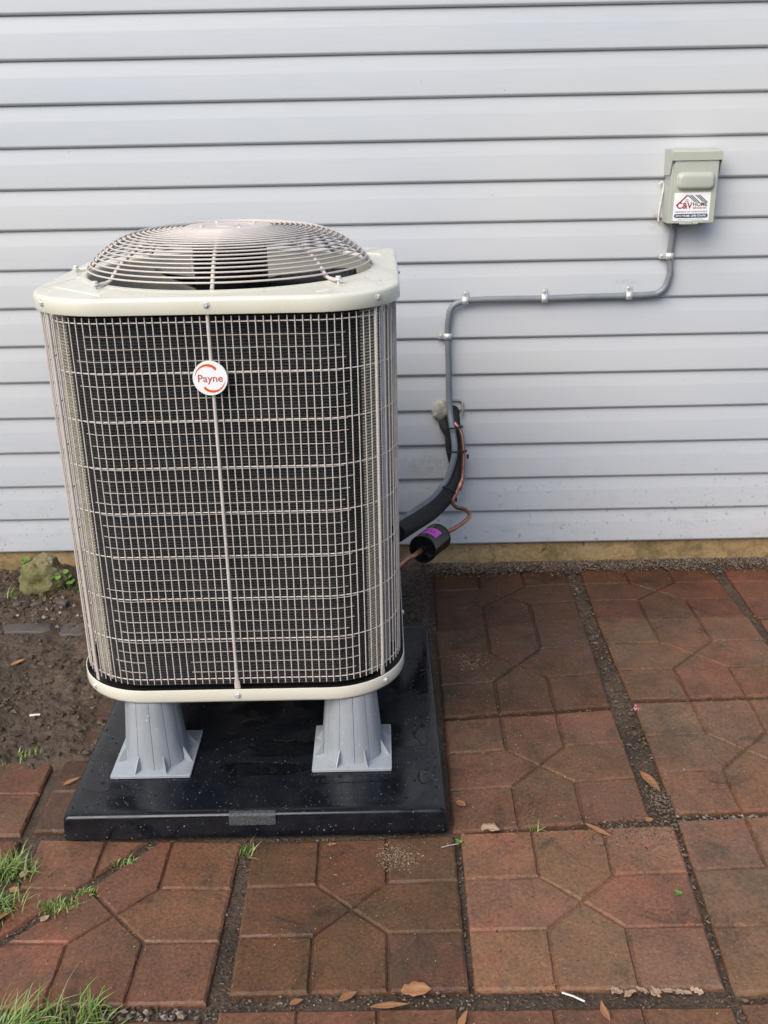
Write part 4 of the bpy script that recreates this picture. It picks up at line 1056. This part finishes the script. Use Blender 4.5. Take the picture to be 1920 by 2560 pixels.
mb = MB(); mb.lathe([(.016, 0), (.016, .010), (.013, .012)], (1.2775, -0.036, 1.238), 12, (0,0,1), cap0=True); obj('conduit_fitting', mb, CONDUIT, bx, smooth=30)
# sticker
SX_, SZ_, SW, SH = 1.3085, 1.3030, 0.116, 0.086; SYf = yf-.0034
st = MB(); st.box(SX_-SW/2, SX_+SW/2, SYf-.0002, SYf+.0006, SZ_-SH/2, SZ_+SH/2); stk = obj('sticker', st, WHITE, dv, smooth=0)
O_ = (SX_-SW/2, SYf-.0005, SZ_-SH/2)
def s_line(mb, a, b, w, ):
    a, b = Vector(a), Vector(b); d = (b-a).normalized(); n = Vector((-d.y, d.x))*w/2
    poly(mb, [tuple(a+n)[:2], tuple(a-n)[:2], tuple(b-n)[:2], tuple(b+n)[:2]], XA, YA, O_)
k_ = SW/840.0                                                # sticker drawn on an 840-wide grid
def pt2(x, y): return (x*k_, SH-y*k_)
mb = MB(); s_line(mb, pt2(300, 60), pt2(60, 292), 34*k_); obj('roof_stroke', mb, RED, stk, smooth=0)
for dx in (0, 46, 92, 188, 232, 276):
    mb = MB(); x = 290+dx
    poly(mb, [pt2(x, 55), pt2(x+28, 55), pt2(x+218, 210), pt2(x+190, 210)][::-1], XA, YA, O_); obj('roof_stripe', mb, INK, stk, smooth=0)
for wx, wy in ((268, 150), (306, 150), (268, 186), (306, 186)):
    mb = MB(); poly(mb, [pt2(wx, wy), pt2(wx+22, wy), pt2(wx+22, wy+22), pt2(wx, wy+22)][::-1], XA, YA, O_); obj('window_mark', mb, INK, stk, smooth=0)
def stext(body, x, y, size, width, material, offset=0.0):
    q = pt2(x, y); text_mesh(body, size*k_, material, 'lettering', stk, XA, YA, (O_[0]+q[0], O_[1], O_[2]+q[1]), offset*k_, width=width*k_)
stext('C&V', 250, 292, 190, 360, RED, 5.0)
stext('HOME', 610, 262, 122, 330, INK, 2.2)
stext('SERVICES INC', 610, 342, 54, 320, RED, 1.0)
stext('HEATING & AIR CONDITIONING', 420, 425, 46, 740, INK, 0.4)
mb = MB(); P = []
pcx0, pcx1, pcy, pr = 75, 765, 515, 46
for k in range(9): a = math.radians(90+180*k/8); P.append(pt2(pcx0+pr*math.cos(a), pcy-pr*math.sin(a)))
for k in range(9): a = math.radians(-90+180*k/8); P.append(pt2(pcx1+pr*math.cos(a), pcy-pr*math.sin(a)))
poly(mb, P, XA, YA, (O_[0], O_[1]+.0001, O_[2])); obj('phone_banner', mb, NAVY, stk, smooth=0)
stext('(571) 719-5451 (240) 573-6751', 420, 515, 62, 700, WHITE, 2.0)
stext('www.candvhomeservices.com', 420, 590, 38, 600, INK, -0.3)
for ch in stk.children:
    if ch.name.startswith('lettering'): ch.location.y -= 0.0003
# a run of white caulk left of the box
mb = MB(); mb.tube(smooth_path([(1.2235,-.016,1.368),(1.229,-.0175,1.375),(1.2355,-.0175,1.366),(1.233,-.017,1.335),(1.229,-.017,1.300),(1.2265,-.016,1.268),(1.228,-.014,1.25)], 5), [0.0025+0.0022*abs(fbm(i*.4, 1, 5)) for i in range(31)], 8)
tag(obj('caulk_bead', mb, CAULK, smooth=60), 'thin smear of white caulk down the left side of the electrical box', 'caulk')

# ------------------------------------------------------------------ rock, weeds, stones on the soil
mb = MB(); lo = []
for i in range(31):
    v = math.pi*i/30; row = []
    for k in range(56):
        a = 2*math.pi*k/56; d = Vector((math.sin(v)*math.cos(a), math.sin(v)*math.sin(a), -math.cos(v)))
        w = 1+0.30*fbm(d.x*1.3+7, d.y*1.3, d.z*1.3, 5)+0.07*noise.noise(d*5)+0.04*noise.noise(d*12)
        row.append((-0.925+0.083*d.x*w, -0.145+0.058*d.y*w, 0.068+0.078*d.z*w + 0.012*d.x))
    lo.append(row)
mb.loft(lo); tag(obj('rock', mb, ROCK, smooth=40), 'rough tan rock with moss on the soil against the wall', 'rock')
def leaf_round(mb, c, r, tilt, az_, n=10):
    c = Vector(c); Rm = Matrix.Rotation(az_, 3, 'Z') @ Matrix.Rotation(tilt, 3, 'X'); P = []
    for rr in (1.0, 0.5):
        for k in range(n):
            a = 2*math.pi*k/n; q = Vector((rr*r*math.cos(a), rr*r*(math.sin(a)*0.9+0.06*math.cos(2*a)), -0.12*r*(1-rr)*2+0.10*r)); P.append(c+Rm@q)
    P.append(c+Rm@Vector((0, 0, -0.06*r))); F = []
    for k in range(n): k2 = (k+1) % n; F += [(k, k2, n+k2, n+k), (n+k, n+k2, 2*n)]
    mb.add(P, F)
def weed(loc, spread, n, h, rr, label, seed):
    q = random.Random(seed); root = empty('weed', loc, label, 'weed'); st_ = MB()
    for i in range(n):
        x, y = q.uniform(-1, 1)*spread, q.uniform(-.7, .7)*spread*0.8; z = h*q.uniform(0.35, 1.0)
        p = Vector(loc)+Vector((x, y, z)); st_.tube([Vector(loc)+Vector((x*.3, y*.3, 0)), Vector(loc)+Vector((x*.75, y*.75, z*.6)), p], 0.0008, 5)
        mb = MB(); leaf_round(mb, p, rr*q.uniform(.7, 1.25), q.uniform(0.1, 0.7), q.uniform(-1, 1)); obj('leaf', mb, WEED, root, smooth=60)
    obj('stem', st_, WEED, root, smooth=60)
weed((-0.835, -0.16, 0.02), 0.055, 22, 0.075, 0.0125, 'small round leaved green weed growing beside the mossy rock', 11)
weed((-1.015, -0.03, 0.045), 0.022, 6, 0.05, 0.012, 'little green weed sprouting at the wall foot left of the rock', 12)
R2 = random.Random(21)
def stone(loc, sx, sy, sz, rot, label, material=SLATE, name='flat_stone', cat='stone', group=None):
    mb = MB(); lo = []; c, s = math.cos(rot), math.sin(rot); sd = R2.uniform(0, 99)
    for f, h in ((0.85, -1), (1.0, -.3), (1.0, .4), (0.93, .85), (0.8, 1.0)):
        row = []
        for k in range(16):
            a = 2*math.pi*k/16; w = 1+0.22*fbm(math.cos(a)*1.4+sd, math.sin(a)*1.4, sd, 3)
            ex = abs(math.cos(a))**0.6*math.copysign(1, math.cos(a)); ey = abs(math.sin(a))**0.6*math.copysign(1, math.sin(a))
            px, py = sx*f*w*ex, sy*f*w*ey; row.append((loc[0]+px*c-py*s, loc[1]+px*s+py*c, loc[2]+sz*h))
        lo.append(row)
    mb.loft(lo, cap1=True); tag(obj(name, mb, material, smooth=50), label, cat, group)
sg = 'flat grey stones half buried in the soil'
stone((-0.90, -0.425, 0.003), 0.085, 0.035, 0.010, 0.05, 'long flat grey stone half buried in the soil below the rock', group=sg)
stone((-0.735, -0.44, 0.003), 0.055, 0.045, 0.010, -0.1, 'flat grey stone in the soil close against the unit', group=sg)
stone((-0.915, -0.262, 0.018), 0.018, 0.014, 0.009, 0.4, 'small dark pebble on the soil in front of the rock', name='pebble_stone', group='dark pebbles below the rock')
stone((-0.83, -0.258, 0.016), 0.022, 0.015, 0.010, -0.3, 'dark pebble on the soil below the round leaved weed', name='pebble_stone', group='dark pebbles below the rock')
stone((-0.985, -0.268, 0.018), 0.015, 0.013, 0.008, 0.2, 'leftmost dark pebble on the soil below the rock', name='pebble_stone', group='dark pebbles below the rock')
mb = MB(); mb.box(-0.015, 0.015, -0.004, 0.004, -0.0015, 0.0025); o = obj('plastic_scrap', mb, CAULK, smooth=0, bevel=.001, origin=(0,0,0)); o.location = (-0.705, -0.965, soil_h(-0.705, -0.965)+.003); o.rotation_euler = (0, 0, 0.08); tag(o, 'small pale plastic scrap lying on the bare soil', 'scrap')

# ------------------------------------------------------------------ grass tufts (each a clump of many blades)
def tuft(loc, spread, n, ln, label, seed, lean=(0, 0), zf=None, ry=0.5):
    q = random.Random(seed); mb = MB(); L_ = Vector((*loc, 0))
    for i in range(n):
        x, y = loc[0]+q.gauss(0, spread*.5), loc[1]+q.gauss(0, spread*.5*ry); z = (zf(x, y) if zf else -0.008)
        a = q.uniform(0, 6.3); l = ln*q.uniform(.45, 1.25); d = Vector((math.cos(a)+lean[0]*1.6, math.sin(a)+lean[1]*1.6, 0)); d = d.normalized() if d.length > 1e-6 else Vector((1,0,0))
        bend = q.uniform(.35, 1.0); w = q.uniform(.0013, .0026); sd = Vector((-d.y, d.x, 0)); lo = []
        for t in (0, .35, .7, 1):
            p = Vector((x, y, z))+d*l*bend*(t**1.5)+Vector((0, 0, l*t*(1-.55*bend*t))); ww = w*(1-t*0.93); lo.append([p-sd*ww, p+sd*ww+Vector((0,0,ww*.5))])
        mb.loft(lo, close=False)
    o = obj('grass_tuft', mb, GRASS, smooth=60, origin=(loc[0], loc[1], 0)); tag(o, label, 'grass tuft', 'grass tufts growing in the paving joints and soil'); return o
tuft((-0.405, -2.045), 0.075, 130, 0.095, 'large bright grass tuft at the bottom left corner of the picture', 1, (0.6, 0.1))
tuft((-0.290, -2.020), 0.065, 100, 0.070, 'grass tuft right of the large bottom corner tuft, with two long blades', 2, (0.3, 0.2))
tuft((-0.560, -1.60), 0.055, 170, 0.060, 'grass tuft in the joint just left of the broken tile', 3)
tuft((-0.572, -1.72), 0.060, 160, 0.055, 'grass tuft at the left picture edge below the pad corner', 4)
tuft((-0.418, -1.715), 0.042, 150, 0.026, 'dense short grass tuft in the crack of the broken tile', 5)
tuft((-0.372, -1.672), 0.028, 70, 0.020, 'tiny grass tuft at the bend of the tile crack', 6)
tuft((-0.300, -1.575), 0.030, 45, 0.020, 'sparse grass in the upper crack near the pad front', 7)
tuft((-0.029, -1.555), 0.020, 34, 0.038, 'upright grass sprig in the joint below the pad name plate', 8, (0.1, -0.3), ry=1.3)
tuft((-0.660, -1.16), 0.045, 45, 0.022, 'thin grass tuft on the soil left of the pad', 9, zf=soil_h)
tuft((-0.715, -1.205), 0.035, 40, 0.030, 'small grass tuft at the left edge where soil meets tile', 10, zf=soil_h)
tuft((0.648, -1.495), 0.012, 9, 0.035, 'pale grass sprig in the joint right of the pad corner', 13, (0.2, 0.1))
tuft((-1.04, -0.20), 0.020, 14, 0.055, 'few long grass blades left of the mossy rock', 14, (0.3, 0), zf=soil_h)

# ------------------------------------------------------------------ fallen leaves, each its own thing
def leaf(loc, l, w, rot, label, material=DEADLEAF, z=0.003, curl=0.45, roll=0.0, name='fallen_leaf', cat='leaf', group='fallen dead leaves', torn=0):
    mb = MB(); lo = []; N = 9; q = R2.uniform(0, 50)
    for i in range(N):
        t = i/(N-1); wd = w*(math.sin(math.pi*min(1, (t**0.85)*0.97+0.015))**(1.15 if torn == 0 else 0.7))*(1+(0.15+torn)*fbm(t*5, q, 0, 2)); cz = curl*l*(t-0.5)**2*0.6+0.0015*fbm(t*4, q+3, 0, 2)
        lo.append([((t-.5)*l+v*torn*0.004*noise.noise((t*7, v*2, q)), v*wd*(1+torn*1.3*noise.noise((t*6, v*4, q)))+l*0.05*math.sin(t*3), cz+abs(v)*wd*0.35+(0.0012*noise.noise((t*9, v*3, q)))) for v in (-1, -.5, 0, .5, 1)])
    mb.loft(lo, close=False); o = obj(name, mb, material, smooth=60, origin=(0,0,0)); so = o.modifiers.new('thick', 'SOLIDIFY'); so.thickness = 0.0005
    o.location = (loc[0], loc[1], z); o.rotation_euler = (roll, 0, rot); tag(o, label, cat, group); return o
leaf((-0.5125, -1.275), 0.050, 0.0075, 0.75, 'orange brown leaf between the grassy joint and the pad left edge', z=0.004)
leaf((-0.537, -1.755), 0.060, 0.0075, 0.62, 'brown leaf lying left of the grassy crack at picture edge', z=0.004)
leaf((-0.845, -0.68), 0.055, 0.009, 0.9, 'brown leaf curled on the open soil left of the unit', z=0.02)
leaf((0.352, -1.967), 0.060, 0.016, 0.05, 'broad torn brown leaf in the joint under the middle front tile', DEADLEAF, 0.005, torn=0.2, roll=0.15)
leaf((0.220, -1.976), 0.042, 0.0095, 0.55, 'orange leaf in the bottom joint below the dark stained groove', z=0.004)
leaf((0.300, -2.002), 0.078, 0.0075, 0.06, 'long narrow orange leaf lying along the bottom joint', z=0.004)
leaf((0.4385, -2.035), 0.050, 0.0075, 1.2, 'orange leaf standing upright in view at the bottom edge centre', z=0.002)
leaf((0.709, -2.018), 0.048, 0.0075, 1.72, 'orange brown leaf near the bottom edge below the white stick', z=0.001)
leaf((0.482, -1.398), 0.032, 0.012, -0.7, 'small torn reddish leaf against the pad right edge', z=0.006)
leaf((0.969, -1.318), 0.095, 0.013, -1.25, 'yellow brown leaf wedged in the wide dark joint on the right', z=-0.001)
leaf((0.800, -1.508), 0.075, 0.008, -0.75, 'brown leaf among washed soil on the front right tile', z=0.004)
leaf((0.545, -1.492), 0.045, 0.012, -0.25, 'flat tan leaf scrap in the joint right of the pad corner', PALELEAF, 0.003, torn=0.5)
leaf((0.930, -1.470), 0.022, 0.009, 0.3, 'small orange leaf scrap where the wide joint meets the cross joint', z=0.004)
leaf((0.170, -1.535), 0.022, 0.006, 0.1, 'small curled leaf on the tile edge just under the pad', z=0.003)
leaf((0.120, -1.985), 0.030, 0.007, 0.4, 'dull brown leaf in the bottom joint nearest the gravel', z=0.002)
leaf((-0.520, -1.625), 0.028, 0.009, 1.2, 'dry curled leaf among grass left of the broken tile', PALELEAF, 0.012)
leaf((-0.528, -1.675), 0.026, 0.010, -0.4, 'second dry curled leaf lower down the grassy left joint', DEADLEAF, 0.010)
leaf((-0.435, -1.755), 0.022, 0.009, 0.9, 'yellow dead leaf below the dense grass in the crack', PALELEAF, 0.004)
for i, (x, y) in enumerate(((0.74, -1.974), (0.765, -1.979), (0.79, -1.973), (0.815, -1.978), (0.84, -1.975), (0.868, -1.98), (0.895, -1.976))):
    leaf((x, y), R2.uniform(.02, .034), R2.uniform(.006, .010), R2.uniform(-.6, .6), ['leftmost', 'second from left', 'third from left', 'middle one', 'third from right', 'second from right', 'rightmost'][i] + ' of the pale leaf scraps lined up in the bottom right joint', PALELEAF, 0.002, torn=0.8, curl=R2.uniform(-.4, .8), roll=R2.uniform(-.35, .35), name='leaf_scrap', group='pale dry leaf scraps in the bottom right joint')
mb = MB(); mb.tube([(-.020, .010, 0), (0, 0, .001), (.020, -.012, 0)], .0022, 6); o = obj('plastic_stick', mb, CAULK, smooth=60, origin=(0,0,0)); o.location = (0.654, -1.984, 0.003); tag(o, 'thin white plastic stick in the joint near the bottom edge', 'stick')
mb = MB()
for k in range(3): leaf_round(mb, (0.005*math.cos(k*2.1), 0.005*math.sin(k*2.1), 0), 0.0052, 0.15, k*2.1)
o = obj('clover_leaf', mb, WEED, smooth=60, origin=(0,0,0)); o.location = (0.930, -1.716, 0.007); tag(o, 'bright green clover leaf on the front right tile', 'leaf')
o2 = o.copy(); COL.objects.link(o2); o2.location = (0.466, -1.535, 0.006); tag(o2, 'green clover leaf in the joint below the pad right corner', 'leaf')
mb = MB(); mb.tube([(-.022, -.004, 0.001), (0, .001, .003), (.020, .006, .002)], .0011, 6); o = obj('twig', mb, m_paint('pale_twig', (.36, .30, .25), (.45, .38, .32), .6, 0, 30), smooth=60, origin=(0,0,0)); o.location = (0.447, -1.548, 0.003); tag(o, 'thin pale twig beside the clover leaf below the pad corner', 'twig')
PINK = mat('pink_petal', (0.62, 0.22, 0.26), 0.6); mb = MB()
for k in range(14): flake(mb, 1.017+R2.gauss(0, .004), -0.980+R2.gauss(0, .008), 0.003, .0035, .0022, R2, 0.6)
tag(obj('pink_petals', mb, PINK, smooth=0), 'crushed pink petals on the tile edge by the wide dark joint', 'petals')
